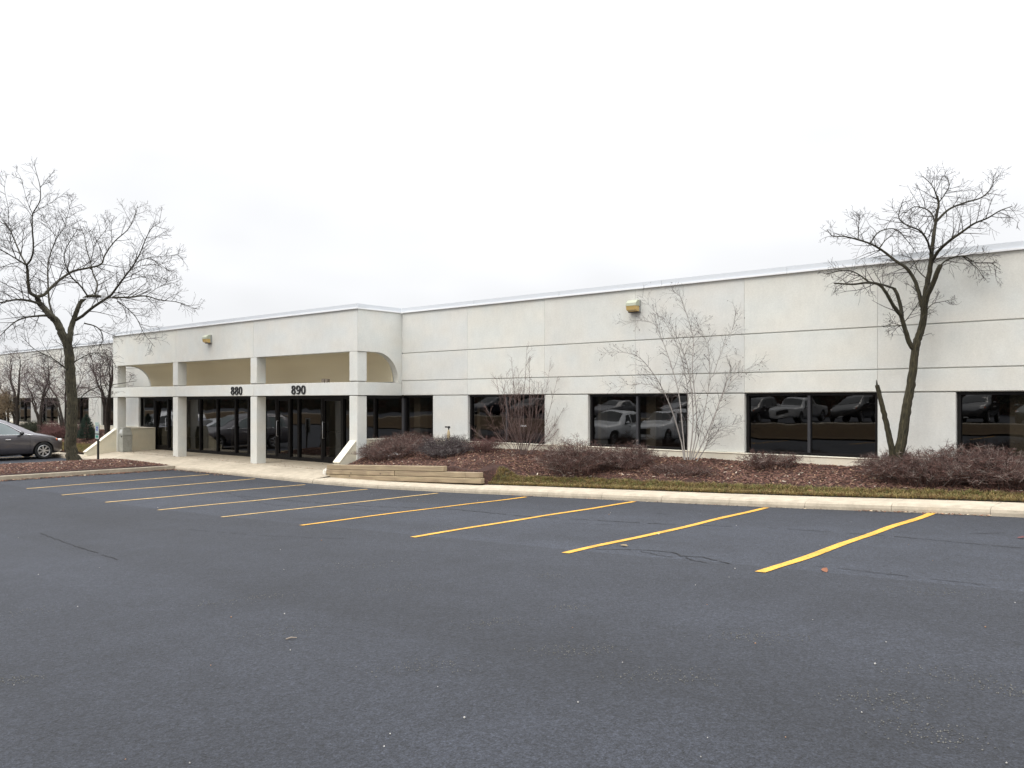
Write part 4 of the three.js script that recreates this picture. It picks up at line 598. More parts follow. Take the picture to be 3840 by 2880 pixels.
// leaf litter gathered along kerbs and joints
const leafG = new THREE.BufferGeometry(); leafG.setAttribute('position', new THREE.Float32BufferAttribute([0, 0, -0.5, 0.3, 0.10, -0.12, 0.05, 0.02, 0.05, -0.28, 0.13, -0.05, 0.22, 0.05, 0.33, -0.2, 0.1, 0.36, 0.02, 0.04, 0.62], 3)); leafG.setIndex([0, 2, 1, 0, 3, 2, 2, 4, 1, 2, 3, 5, 2, 6, 4, 2, 5, 6]); leafG.computeVertexNormals();
const leafM = mat([1, 1, 1], 0.8, { side: THREE.DoubleSide }), leafCol = (r) => { const k = 0.5 + 0.9 * r(); return r() < 0.12 ? [0.42 * k, 0.33 * k, 0.22 * k] : r() < 0.5 ? [0.22 * k, 0.095 * k, 0.05 * k] : [0.10 * k, 0.055 * k, 0.038 * k]; };
{
  const r = RNG(44), L = [], put = (x, y, z, s) => L.push([x, y, z, (r() - 0.5) * 0.5, r() * 6.3, (r() - 0.5) * 0.5, s, leafCol(r)]);
  for (let i = 0; i < 420; i++) { const x = lerp(-28.5, -23.5, r() ** 1.4), z = KERB + 0.02 + r() ** 2.5 * 0.35; put(x, lotY(x, z) + 0.012, z, 0.03 + 0.045 * r()); }
  for (let i = 0; i < 1100; i++) { const z = lerp(-13.9, -4, r()), x = ISL.x1 + 0.03 + r() ** 2.2 * 0.38; put(x, lotY(x, z) + 0.014, z, 0.045 + 0.055 * r()); }
  for (let i = 0; i < 150; i++) { const x = lerp(-4.6, -2.6, r()), z = KERB + 0.02 + r() ** 3 * 0.14; put(x, lotY(x, z) + 0.012, z, 0.025 + 0.035 * r()); }
  for (let i = 0; i < 120; i++) { const x = lerp(-12, -4.5, r()), z = KERB + 0.02 + r() ** 3 * 0.1; put(x, lotY(x, z) + 0.01, z, 0.02 + 0.03 * r()); }
  for (let i = 0; i < 130; i++) { const x = lerp(-34, -20, r()), z = -15.25 + (r() - 0.5) * 0.08; put(x, PORCH + 0.012, z, 0.03 + 0.035 * r()); }
  for (let i = 0; i < 90; i++) { const x = lerp(-34, -21, r()), z = lerp(-15.3, -17, r() ** 0.7); put(x, PORCH + 0.012, z, 0.03 + 0.04 * r()); }
  for (let i = 0; i < 420; i++) { const x = lerp(-19, 0, r()), z = lerp(-15.0, -16.9, r()), s = 0.03 + 0.055 * r() * r(); put(x, bedY(x, z) + 0.03, z, s); }
  scatter('leaf_litter', 'brown leaf litter along the kerbs, joints and beds', 'leaf litter', leafG, leafM, L);
  const P = []; const pg = new THREE.IcosahedronGeometry(0.5, 0);
  for (let i = 0; i < 55; i++) { const q = onSurface(lerp(0, 3840, r()), lerp(1850, 2870, r() ** 1.2), lotY), k = 0.6 + 0.4 * r(); if (q.z > KERB + 0.1 && q.x > -27) P.push([q.x, q.y + 0.006, q.z, r() * 3, r() * 3, r() * 3, 0.007 + 0.012 * r() * r(), r() < 0.75 ? [0.48 * k, 0.46 * k, 0.43 * k] : [0.35 * k, 0.2 * k, 0.12 * k]]); }
  // worn spots where pale stone shows through the seal coat
  for (const [px, py, w, n] of [[1360, 2120, 1.0, 120], [1480, 2210, 0.7, 60], [20, 2556, 0.35, 110], [2130, 2440, 0.55, 150], [2830, 2385, 0.6, 110], [2500, 2540, 0.6, 130], [3480, 2750, 0.5, 120], [3320, 2625, 0.55, 130], [1850, 2335, 0.45, 80], [2120, 2280, 0.3, 50], [1600, 2500, 0.6, 70], [3540, 2525, 0.6, 80], [3500, 2220, 0.6, 80], [840, 2260, 0.5, 60], [120, 2290, 0.6, 40], [1000, 2240, 0.5, 50], [1050, 2370, 0.6, 50], [640, 1985, 1.2, 50], [1230, 1990, 0.8, 40], [1670, 1980, 0.5, 40], [2060, 2160, 0.5, 50], [3780, 2590, 0.4, 70], [2700, 1900, 0.4, 30]]) { const c = onSurface(px, py, lotY), d = ray(px, py).setY(0).normalize(); for (let i = 0; i < n; i++) { const a = (r() + r() + r() - 1.5) * w * 0.6, b = (r() + r() + r() - 1.5) * w * 0.35, x = c.x - d.z * a + d.x * b, z = c.z + d.x * a + d.z * b, k = 0.5 + 0.5 * r(); P.push([x, lotY(x, z) + 0.003, z, r() * 3, r() * 3, r() * 3, 0.004 + 0.006 * r(), [0.17 * k, 0.165 * k, 0.15 * k]]); } }
  scatter('loose_grit', 'pale stone grit and worn specks on the asphalt', 'grit', pg, plain, P);
}
// single leaves and a stick that lie apart on the asphalt
function leafAt(px, py, s, col, label, name = 'fallen_leaf') { const p = onSurface(px, py, lotY), m = mat(col, 0.8, { side: THREE.DoubleSide }); const o = mesh(name, leafG, m); o.scale.setScalar(s); o.position.copy(p).y += 0.012; o.rotation.set(0.25, px, 0.2); tag(o, label, 'leaf', 'fallen leaves on the asphalt'); }
leafAt(3092, 2142, 0.11, [0.20, 0.075, 0.035], 'curled orange brown leaf on the asphalt seam past the last bay line'); leafAt(2342, 2050, 0.11, [0.22, 0.16, 0.08], 'tan leaf on the asphalt between two bright yellow lines'); leafAt(3838, 2020, 0.12, [0.10, 0.03, 0.03], 'dark red leaf on the parking bay before the last window'); leafAt(2470, 2005, 0.05, [0.4, 0.33, 0.22], 'small pale leaf scrap in the bay facing the birch');
{ const a = onSurface(1072, 2401, lotY), b = onSurface(1113, 2395, lotY), t = new Tubes(); t.tube([a.clone().add(V(0, 0.008, 0)), a.clone().lerp(b, 0.5).add(V(0, 0.016, 0.006)), b.clone().add(V(0, 0.008, 0))], [0.005, 0.006, 0.004], 5, [1, 1, 1]); const o = mesh('fallen_stick', t.geo(a), mat([0.24, 0.20, 0.16], 0.9)); o.position.copy(a); tag(o, 'short dry stick lying alone on the open asphalt', 'stick'); }
// cracks in the asphalt
{
  const C = new Tubes(), r = RNG(8);
  const crack = (px, w) => { const q = []; const P = px.map(([x, y]) => onSurface(x, y, lotY)); for (let i = 0; i < P.length - 1; i++) { const n = Math.ceil(P[i].distanceTo(P[i + 1]) / 0.07); for (let k = 0; k < n; k++) q.push(P[i].clone().lerp(P[i + 1], k / n).add(V((r() - 0.5) * 0.035, 0, (r() - 0.5) * 0.035))); } q.push(P[P.length - 1]);
    for (let i = 0; i < q.length - 1; i++) { if (PN.noise(i * 0.23, px[0][0], 2) < -0.22) continue; const d = V().subVectors(q[i + 1], q[i]).setY(0).normalize(), ww = w * 1.7 * (0.5 + 0.8 * Math.abs(PN.noise(i * 0.4, px[0][1], 1))), s = V(-d.z, 0, d.x).multiplyScalar(ww), y = (p) => { p.y = lotY(p.x, p.z) + 0.0055; return p; }; const e = q[i].clone(), f = q[i + 1].clone(); C.flat(y(e.clone().sub(s)), y(f.clone().sub(s)), y(f.clone().add(s)), y(e.clone().add(s)), [1, 1, 1]); } };
  crack([[900, 1860], [1120, 1880], [1400, 1900], [1700, 1910], [1950, 1935], [2200, 1950], [2500, 1966], [2760, 1975]], 0.011); crack([[2880, 1980], [3160, 1998], [3440, 2020], [3700, 2045], [3840, 2056]], 0.009);
  crack([[2230, 2060], [2400, 2062], [2520, 2072], [2560, 2085], [2640, 2090], [2735, 2115]], 0.010); crack([[2400, 2068], [2480, 2085], [2560, 2092], [2650, 2112]], 0.006); crack([[2520, 2072], [2560, 2088], [2600, 2102]], 0.007);
  crack([[1010, 1893], [1200, 1905], [1420, 1916], [1540, 1920]], 0.008); crack([[3640, 2002], [3790, 1998]], 0.008); crack([[2460, 1925], [2520, 1932]], 0.007); crack([[150, 2000], [320, 2060], [440, 2100]], 0.007); crack([[2070, 1958], [2140, 1963], [2300, 1968]], 0.006); crack([[840, 1845], [1010, 1893]], 0.006);
  crack([[3050, 2122], [3300, 2150], [3700, 2195]], 0.006); crack([[700, 1985], [1000, 2010], [1300, 2020]], 0.006);
  setting('asphalt_cracks', C.geo(), M.crack, 'thin dark cracks wandering across the parking bays', 'cracks', 'stuff');
}
// ---------- small things round the entrance ----------
{ // litter bin
  const o = base('litter_bin', 'grey litter bin with a sloped hood beside the first column', 'bin', V(-34.08, PORCH, -15.41)), w = 0.20, m = mat([0.40, 0.41, 0.38], 0.85, { map: rep(texConcrete, 1.2) });
  const taper = (w0, w1, y0, y1, r) => { const g = new RoundedBoxGeometry(2, 1, 2, 2, 0.04); const p = g.attributes.position; for (let i = 0; i < p.count; i++) { const t = p.getY(i) + 0.5, k = lerp(w0, w1, t); p.setXYZ(i, p.getX(i) * k, lerp(y0, y1, t), p.getZ(i) * k); } g.computeVertexNormals(); return g; };
  mesh('body', taper(w * 0.93, w, 0, 0.66), m, o); mesh('rim', rbox(-w - 0.012, w + 0.012, 0.665, 0.70, -w - 0.012, w + 0.012, 0.012, 2), m, o); mesh('hood', taper(w * 0.98, w * 0.76, 0.701, 0.955), m, o); mesh('lid', rbox(-w * 0.8, w * 0.8, 0.956, 0.985, -w * 0.8, w * 0.8, 0.012, 2), m, o);
  const f = mesh('flap', rbox(-0.11, 0.11, -0.08, 0.08, -0.006, 0.006, 0.004), mat([0.48, 0.49, 0.47], 0.7), o); f.position.set(0, 0.83, w * 0.88 + 0.004); f.rotation.x = -0.17;
  mesh('latch', rbox(0.08, 0.13, 0.60, 0.655, w, w + 0.015, 0.004), M.black, o);
}
{ // parking sign
  const p = V(-30.2, islMid(-30.2, -12.7) - 0.03, -12.7), o = base('parking_sign', 'reserved parking sign with a blue wheelchair symbol on a black post', 'sign', p), top = 0.86 - p.y;
  mesh('post', rbox(-0.03, 0.03, 0, top - 0.05, -0.03, 0.03, 0.006), M.black, o);
  const paint = (w, h, f) => { const c = document.createElement('canvas'); c.width = w; c.height = h; f(c.getContext('2d')); const t = new THREE.CanvasTexture(c); t.colorSpace = THREE.SRGBColorSpace; return t; };
  const t1 = paint(192, 288, (x) => { x.fillStyle = '#d9e2df'; x.fillRect(0, 0, 192, 288); x.strokeStyle = '#1d8a6b'; x.lineWidth = 5; x.strokeRect(7, 7, 178, 274); x.fillStyle = '#1d8a6b'; x.font = 'bold 31px sans-serif'; x.textAlign = 'center'; x.fillText('RESERVED', 96, 48); x.fillText('PARKING', 96, 84); x.fillStyle = '#1c4fc0'; x.fillRect(52, 104, 88, 112); x.strokeStyle = '#f0f4f4'; x.fillStyle = '#f0f4f4'; x.lineWidth = 8; x.beginPath(); x.arc(90, 122, 8, 0, 7); x.fill(); x.beginPath(); x.moveTo(91, 132); x.lineTo(93, 166); x.lineTo(116, 166); x.lineTo(126, 196); x.moveTo(92, 146); x.lineTo(114, 148); x.stroke(); x.beginPath(); x.arc(92, 178, 25, -1.9, 1.1, true); x.stroke(); });
  const face = (w, h, y, t, nm) => { const g = mesh(nm, rbox(-w / 2, w / 2, y - h / 2, y + h / 2, 0.032, 0.038, 0.003), mat([0.55, 0.57, 0.58], 0.5, { metalness: 0.4 }), o), q = mesh('face', new THREE.PlaneGeometry(w - 0.006, h - 0.006), mat([0.9, 0.9, 0.9], 0.45, { map: t }), g); q.position.set(0, y, 0.0405); };
  face(0.305, 0.40, top - 0.2, t1, 'sign_plate');
  face(0.305, 0.155, top - 0.505, paint(192, 96, (x) => { x.fillStyle = '#d9e4df'; x.fillRect(0, 0, 192, 96); x.fillStyle = '#3fae96'; x.fillRect(28, 20, 136, 52); }), 'fine_plate');
  mesh('bracket', merge([rbox(-0.17, 0.17, top - 0.43, top - 0.405, -0.02, 0.045, 0.004), rbox(-0.15, 0.15, top - 0.605, top - 0.585, -0.02, 0.04, 0.004)]), M.black, o);
  const s = new Tubes(); s.tube([V(0.03, top - 0.59, 0.03), V(0.14, top - 0.62, 0.05), V(0.24, top - 0.69, 0.04)], [0.014, 0.013, 0.011], 6, [1, 1, 1]); mesh('strap', s.geo(), M.black, o);
}
{ // tap with a cloth wrapped round its pipe
  const p = atZ(1678, 1650, -16.6); p.y = bedY(p.x, p.z); const h = 0.82 - p.y, o = base('water_tap', 'black garden tap with a tan cloth wrapped round the pipe', 'tap', p), t = new Tubes(), q = new Tubes();
  t.tube([V(-0.04, 0, 0), V(0.0, h * 0.55, 0), V(0.05, h, 0), V(0.055, h + 0.05, 0.0)], [0.022, 0.02, 0.018, 0.02], 8, [1, 1, 1]); mesh('pipe', t.geo(), M.black, o);
  mesh('handle', merge([rbox(-0.09, -0.02, h + 0.035, h + 0.075, -0.02, 0.02, 0.012), rbox(-0.03, 0.06, h + 0.045, h + 0.065, -0.012, 0.012, 0.006), rbox(0.02, 0.09, h + 0.02, h + 0.08, -0.03, 0.03, 0.015)]), M.black, o);
  q.tube([V(0.06, h * 0.96, 0.02), V(0.075, h * 0.8, 0.03), V(0.07, h * 0.62, 0.03), V(0.05, h * 0.45, 0.02)], [0.018, 0.042, 0.05, 0.026], 9, [1, 1, 1]); mesh('cloth', q.geo(), mat([0.50, 0.40, 0.24], 0.95), o);
}
{ // bent metal flashing, broken concrete, plastic scraps
  const p = atZ(1482, 1704, -15.62); p.y = bedY(p.x, p.z) + 0.13; const o = mesh('bent_flashing', extrude([[-0.17, -0.075], [0, 0.02], [0.09, -0.045], [0.09, -0.062], [0, 0.003], [-0.17, -0.095]], 0.12), mat([0.78, 0.79, 0.79], 0.4)); o.position.copy(p); o.rotation.y = 0.6; tag(o, 'bent white metal strip lying on the mulch by the shrubs', 'metal strip');
  const g = new THREE.IcosahedronGeometry(1, 2), a = g.attributes.position; for (let i = 0; i < a.count; i++) { const v = V().fromBufferAttribute(a, i), k = 1 + 0.45 * PN.noise(v.x * 2 + 3, v.y * 2, v.z * 2); a.setXYZ(i, v.x * 0.055 * k, v.y * 0.13 * k + 0.03 * v.x, v.z * 0.07 * k); } g.computeVertexNormals();
  const c = mesh('broken_concrete', g, mat([0.78, 0.75, 0.68], 0.95)); c.position.set(-19.62, walkY(-19.62) + 0.10, -14.58); tag(c, 'jagged pale lump of concrete leaning on the end of the timber beams', 'rubble');
  const rag = (name, label, pos, w, h, m, seed) => { const s = new THREE.PlaneGeometry(w, h, 14, 8), q = s.attributes.position; for (let i = 0; i < q.count; i++) { const x = q.getX(i), y = q.getY(i); q.setXYZ(i, x + 0.25 * w * PN.noise(y * 9 / w * 0.2, x * 4, seed), y + 0.35 * h * PN.noise(x * 5 / w * 0.4, seed, 2), 0.3 * w * PN.noise(x * 6 / w * 0.4, y * 6 / h * 0.3, seed)); } s.computeVertexNormals(); const o = mesh(name, s, m); o.position.copy(pos); o.rotation.y = YAW; tag(o, label, 'plastic scrap'); return o; };
  const film = mat([0.80, 0.81, 0.82], 0.45, { side: THREE.DoubleSide, transmission: 0.35, thickness: 0 });
  rag('plastic_scrap', 'white plastic scrap caught in the small red stemmed tree', atDepth(1961, 1597, 22.2), 0.15, 0.045, film, 2);
  const D = depthOf(V(-30.05, 0, -11.85));
  rag('plastic_bag', 'torn translucent plastic bag snagged high in the island tree', atDepth(403, 1112, D - 0.25), 0.34, 0.34, film, 5); rag('plastic_ribbon', 'long white plastic ribbon trailing from the snagged bag in the tree', atDepth(345, 1120, D - 0.2), 0.75, 0.05, film, 7);
}
// ---------- vehicles ----------
const rubber = mat([0.012, 0.012, 0.012], 0.85), alloy = mat([0.60, 0.60, 0.61], 0.3, { metalness: 0.85 }), tealGlass = mat([0.055, 0.085, 0.085], 0.04, { ior: 1.8 }), darkGlass = mat([0.012, 0.014, 0.014], 0.05), chrome = mat([0.75, 0.75, 0.75], 0.2, { metalness: 1 }), lampGlass = mat([0.62, 0.62, 0.62], 0.12), amber = mat([0.62, 0.16, 0.05], 0.2), redLens = mat([0.35, 0.01, 0.01], 0.2), darkTrim = mat([0.015, 0.015, 0.016], 0.5);
const paint = (rgb, met = 0.35) => mat(rgb, 0.38, { metalness: met, clearcoat: 1, clearcoatRoughness: 0.04 });
// st: [x, halfWidth, bottom, belt, top, topHalfWidth] from the nose to the tail, x = 0 at the front axle
function carBody(st, axles, R) {
  const ring = ([x, w, b, e, t, tw]) => { const half = [[0, b], [w * 0.78, b], [w * 0.95, b + 0.07], [w * 0.99, lerp(b, e, 0.35)], [w, lerp(b, e, 0.72)], [w * 0.975, e], [lerp(w * 0.955, tw, 0.5), lerp(e, t, 0.52)], [tw, t - (t - e) * 0.10], [tw * 0.86, t], [tw * 0.45, t + 0.022], [0, t + 0.03]]; return [...half.map(([z, y]) => V(x, y, z)), ...half.slice(1, -1).reverse().map(([z, y]) => V(x, y, -z))]; };
  const rings = st.map(ring), n = rings[0].length, pos = [], idx = []; rings.forEach((r) => r.forEach((p) => pos.push(p.x, p.y, p.z)));
  for (let i = 0; i < rings.length - 1; i++) for (let j = 0; j < n; j++) { const a = i * n + j, b = i * n + (j + 1) % n, c = a + n, d = b + n; idx.push(a, b, c, b, d, c); }
  for (const [o, f] of [[0, 0], [(rings.length - 1) * n, 1]]) for (let j = 1; j < n - 1; j++) f ? idx.push(o, o + j, o + j + 1) : idx.push(o, o + j + 1, o + j);
  const g = new THREE.BufferGeometry(); g.setAttribute('position', new THREE.Float32BufferAttribute(pos, 3)); g.setAttribute('uv', new THREE.Float32BufferAttribute(new Float32Array(pos.length / 3 * 2), 2)); g.setIndex(idx); g.computeVertexNormals();
  let B = new Brush(g); B.updateMatrixWorld(); const E = new Evaluator(); E.useGroups = false;
  for (const ax of axles) for (const s of [-1, 1]) { const c = new THREE.CylinderGeometry(R * 1.2, R * 1.2, 0.9, 36); c.rotateX(Math.PI / 2); c.translate(ax, R * 1.02, s * (0.45 + 0.66)); const k = new Brush(c); k.updateMatrixWorld(); B = E.evaluate(B, k, SUBTRACTION); }
  const q = B.geometry; q.deleteAttribute('uv'); return q;
}
function stAt(st, x) { for (let i = 0; i < st.length - 1; i++) if (x <= st[i][0] && x >= st[i + 1][0]) { const t = (st[i][0] - x) / (st[i][0] - st[i + 1][0]); return st[i].map((v, k) => lerp(v, st[i + 1][k], t)); } return x > st[0][0] ? st[0] : st[st.length - 1]; }
function sideGlass(st, xa, xb, s, front = 0, rear = 0, lo = 0.04, hi = 0.84) {   // a pane on the flank between two stations, its ends raked
  const n = 10, pos = [], idx = [];
  for (let i = 0; i <= n; i++) for (let j = 0; j <= 3; j++) { const v = lerp(lo, hi, j / 3), x = lerp(xa - front * v, xb + rear * v, i / n), [, w, , e, t, tw] = stAt(st, x), top = t - (t - e) * 0.10, y = lerp(e, top, v), z = v < 0.52 / 0.9 ? lerp(w * 0.975, lerp(w * 0.955, tw, 0.5), v * 0.9 / 0.52) : lerp(lerp(w * 0.955, tw, 0.5), tw, (v * 0.9 - 0.52) / 0.38); pos.push(x, y, s * (z + 0.009)); }
  for (let i = 0; i < n; i++) for (let j = 0; j < 3; j++) { const a = i * 4 + j, b = a + 1, c = a + 4, d = c + 1; s > 0 ? idx.push(a, b, c, b, d, c) : idx.push(a, c, b, b, c, d); }
  const g = new THREE.BufferGeometry(); g.setAttribute('position', new THREE.Float32BufferAttribute(pos, 3)); g.setIndex(idx); g.computeVertexNormals(); return g;
}
function screenGlass(st, xa, xb, off = 0.01) {                           // windscreen or tailgate glass on the top surface
  const n = 8, m = 10, pos = [], idx = [];
  for (let i = 0; i <= n; i++) for (let j = 0; j <= m; j++) { const x = lerp(xa, xb, i / n), [, , , , t, tw] = stAt(st, x), z = lerp(-0.93, 0.93, j / m) * tw, a = Math.abs(z) / tw, y = a > 0.86 ? lerp(t, t - 0.02, (a - 0.86) / 0.14) : a > 0.45 ? lerp(t + 0.022, t, (a - 0.45) / 0.41) : lerp(t + 0.03, t + 0.022, a / 0.45); pos.push(x + off * 0.6 * Math.sign(xa - xb), y + off, z); }
  for (let i = 0; i < n; i++) for (let j = 0; j < m; j++) { const a = i * (m + 1) + j, b = a + 1, c = a + m + 1, d = c + 1; idx.push(a, b, c, b, d, c); }
  const g = new THREE.BufferGeometry(); g.setAttribute('position', new THREE.Float32BufferAttribute(pos, 3)); g.setIndex(idx); g.computeVertexNormals(); const m2 = g; return m2;
}
for (const q of [tealGlass, darkGlass]) q.side = THREE.DoubleSide;
function wheelSet(o, axles, R, half, rimR) {
  const tyre = new THREE.LatheGeometry([[rimR * 0.98, -0.10], [R * 0.93, -0.112], [R * 0.985, -0.085], [R, -0.04], [R, 0.04], [R * 0.985, 0.085], [R * 0.93, 0.112], [rimR * 0.98, 0.10], [rimR * 0.97, 0]].map(([r, y]) => new THREE.Vector2(r, y)), 40); tyre.rotateX(Math.PI / 2);
  const rim = [new THREE.CylinderGeometry(rimR * 0.97, rimR * 0.97, 0.02, 32).rotateX(Math.PI / 2).translate(0, 0, -0.06)], lip = new THREE.TorusGeometry(rimR * 0.955, 0.014, 8, 40).translate(0, 0, 0.094), sp = [lip, new THREE.CylinderGeometry(0.055, 0.06, 0.04, 16).rotateX(Math.PI / 2).translate(0, 0, 0.075)];
  for (let k = 0; k < 7; k++) for (const d of [-0.11, 0.11]) { const b = new THREE.BoxGeometry(rimR * 0.86, 0.026, 0.03); b.translate(rimR * 0.5, 0, 0.075); b.rotateZ(k / 7 * 2 * Math.PI + d); sp.push(b); }
  const spokes = merge(sp), back = merge(rim);
  for (const ax of axles) for (const s of [-1, 1]) { const w = new THREE.Group(); w.name = 'wheel'; o.add(w); w.position.set(ax, R, s * (half - 0.125)); if (s < 0) w.rotation.y = Math.PI; mesh('tyre', tyre, rubber, w); mesh('rim', spokes, alloy, w); mesh('brake_disc', back, darkTrim, w); }
}
function car(name, label, spec, colour, p, turn, group) {
  const o = base(name, label, spec.cat, p, turn, group), { st, axles, R, rim, half } = spec, carGlass = spec === VAN ? tealGlass : darkGlass;
  mesh('body', spec.body, paint(colour, spec.met ?? 0.35), o);
  for (const s of [-1, 1]) {
    for (const [a, b, f, r] of spec.side) mesh('side_window', sideGlass(st, a, b, s, f, r), carGlass, o);
    const T = new Tubes(); const [ta, tb] = spec.trim; const line = []; for (let i = 0; i <= 12; i++) { const x = lerp(ta, tb, i / 12), q = stAt(st, x); line.push(V(x, q[3] + 0.005, s * (q[1] * 0.975 + 0.012))); } T.tube(line, line.map(() => 0.011), 6, [1, 1, 1]);
    const arc = []; for (let i = 0; i <= 16; i++) { const x = lerp(spec.arc[0], spec.arc[1], i / 16), [, w, , e, t, tw] = stAt(st, x), v = 0.88 * smooth(clamp((spec.arc[0] - x) / (spec.arc[0] - spec.arc[2])) ** 0.8) * (x < spec.arc[3] ? 1 : 1), y = lerp(e, t - (t - e) * 0.1, v); arc.push(V(x, y, s * ((v < 0.578 ? lerp(w * 0.975, lerp(w * 0.955, tw, 0.5), v / 0.578) : lerp(lerp(w * 0.955, tw, 0.5), tw, (v * 0.9 - 0.52) / 0.38)) + 0.012))); }
    if (spec.chromeArc) T.tube(arc, arc.map(() => 0.012), 6, [1, 1, 1]);
    const ct = mesh('window_trim', T.geo(), chrome, o); ct.name = 'window_trim';
    const mx = spec.mirror, q = stAt(st, mx), mg = new THREE.SphereGeometry(1, 14, 10); mg.scale(0.075, 0.075, 0.115); const mi = mesh('mirror', mg, spec.darkMirror ? darkTrim : paint(colour), o); mi.position.set(mx, q[3] + 0.07, s * (q[1] + 0.11)); mesh('mirror_arm', rbox(mx - 0.03, mx + 0.03, q[3] + 0.0, q[3] + 0.06, s > 0 ? q[1] - 0.04 : -q[1] - 0.05, s > 0 ? q[1] + 0.05 : -q[1] + 0.04, 0.01), darkTrim, o);
    for (const hx of spec.handles) { const w = stAt(st, hx); mesh('door_handle', rbox(hx - 0.10, hx + 0.10, w[3] - 0.20, w[3] - 0.165, s > 0 ? w[1] - 0.01 : -w[1] - 0.03, s > 0 ? w[1] + 0.03 : -w[1] + 0.01, 0.01), chrome, o); }
    for (const sx of spec.seams) { const w = stAt(st, sx), L = new Tubes(), e = 0.004; L.tube([V(sx, w[2] + 0.1, s * (w[1] * 0.965 + e)), V(sx, lerp(w[2], w[3], 0.35), s * (w[1] * 0.99 + e)), V(sx, lerp(w[2], w[3], 0.72), s * (w[1] + e)), V(sx, w[3], s * (w[1] * 0.975 + e))], [0.004, 0.004, 0.004, 0.004], 4, [1, 1, 1]); mesh('door_seam', L.geo(), darkTrim, o); }
    const hl = new THREE.SphereGeometry(1, 18, 12); hl.scale(...spec.lampSize); const h = mesh('headlight', hl, lampGlass, o); h.position.set(spec.lamp[0], spec.lamp[1], s * spec.lamp[2]); h.rotation.y = s * -0.75; h.rotation.z = spec.lampTilt || 0;
    const ag = new THREE.SphereGeometry(1, 14, 10); ag.scale(spec.lampSize[0] * 0.55, spec.lampSize[1] * 0.9, spec.lampSize[2] * 0.5); const am = mesh('indicator', ag, amber, o); am.position.set(spec.lamp[0] - 0.13, spec.lamp[1] + 0.035, s * (spec.lamp[2] + 0.085)); am.rotation.y = s * -1.1; am.rotation.z = spec.lampTilt || 0;
    const tl = mesh('tail_light', rbox(-0.05, 0.05, -0.14, 0.14, -0.09, 0.09, 0.03, 2), redLens, o); tl.position.set(spec.tail[0], spec.tail[1], s * spec.tail[2]);
  }
  mesh('windscreen', screenGlass(st, spec.screen[0], spec.screen[1]), carGlass, o);
  if (spec.rearScreen) mesh('rear_window', screenGlass(st, spec.rearScreen[0], spec.rearScreen[1]), carGlass, o);
  mesh('grille', rbox(spec.nose - 0.05, spec.nose + 0.012, spec.grille[0], spec.grille[1], -0.42, 0.42, 0.02, 2), darkTrim, o); mesh('number_plate', rbox(spec.nose - 0.02, spec.nose + 0.022, spec.grille[0] - 0.16, spec.grille[0] - 0.04, -0.16, 0.16, 0.006), M.white, o);
  wheelSet(o, axles, R, half, rim);
  if (spec.extra) spec.extra(o);
  return o;
}
const VAN = { cat: 'minivan', R: 0.335, rim: 0.232, half: 1.0, axles: [0, -3.0], nose: 0.86, grille: [0.5, 0.62], met: 0.55, darkMirror: true, chromeArc: true,
  st: [[0.90, 0.42, 0.34, 0.58, 0.60, 0.38], [0.84, 0.62, 0.28, 0.64, 0.68, 0.55], [0.70, 0.80, 0.24, 0.71, 0.79, 0.68], [0.45, 0.92, 0.21, 0.82, 0.91, 0.76], [0.1, 0.975, 0.20, 0.90, 1.0, 0.77], [-0.25, 0.992, 0.20, 0.965, 1.075, 0.76], [-0.5, 0.995, 0.20, 0.985, 1.2, 0.735], [-0.8, 1.0, 0.2, 0.995, 1.36, 0.70], [-1.15, 1.0, 0.2, 1.0, 1.52, 0.675], [-1.5, 1.0, 0.2, 1.005, 1.63, 0.665], [-2.1, 1.0, 0.2, 1.01, 1.70, 0.665], [-3.0, 1.0, 0.2, 1.02, 1.72, 0.665], [-3.7, 0.985, 0.22, 1.03, 1.69, 0.655], [-4.05, 0.95, 0.28, 1.0, 1.58, 0.63], [-4.22, 0.86, 0.36, 0.9, 1.1, 0.70]],
  side: [[-0.72, -1.62, 0.75, 0], [-1.70, -2.75, 0, 0], [-2.83, -3.72, 0, 0.12]], trim: [-0.42, -3.85], arc: [-0.45, -3.85, -1.5, -3.3], mirror: -0.86, handles: [-1.32, -1.92], seams: [-0.52, -1.62, -2.8], lamp: [0.63, 0.73, 0.72], lampSize: [0.17, 0.07, 0.10], lampTilt: 0.25, tail: [-4.08, 0.95, 0.82], screen: [-0.32, -1.22], rearScreen: [-4.05, -3.72] };
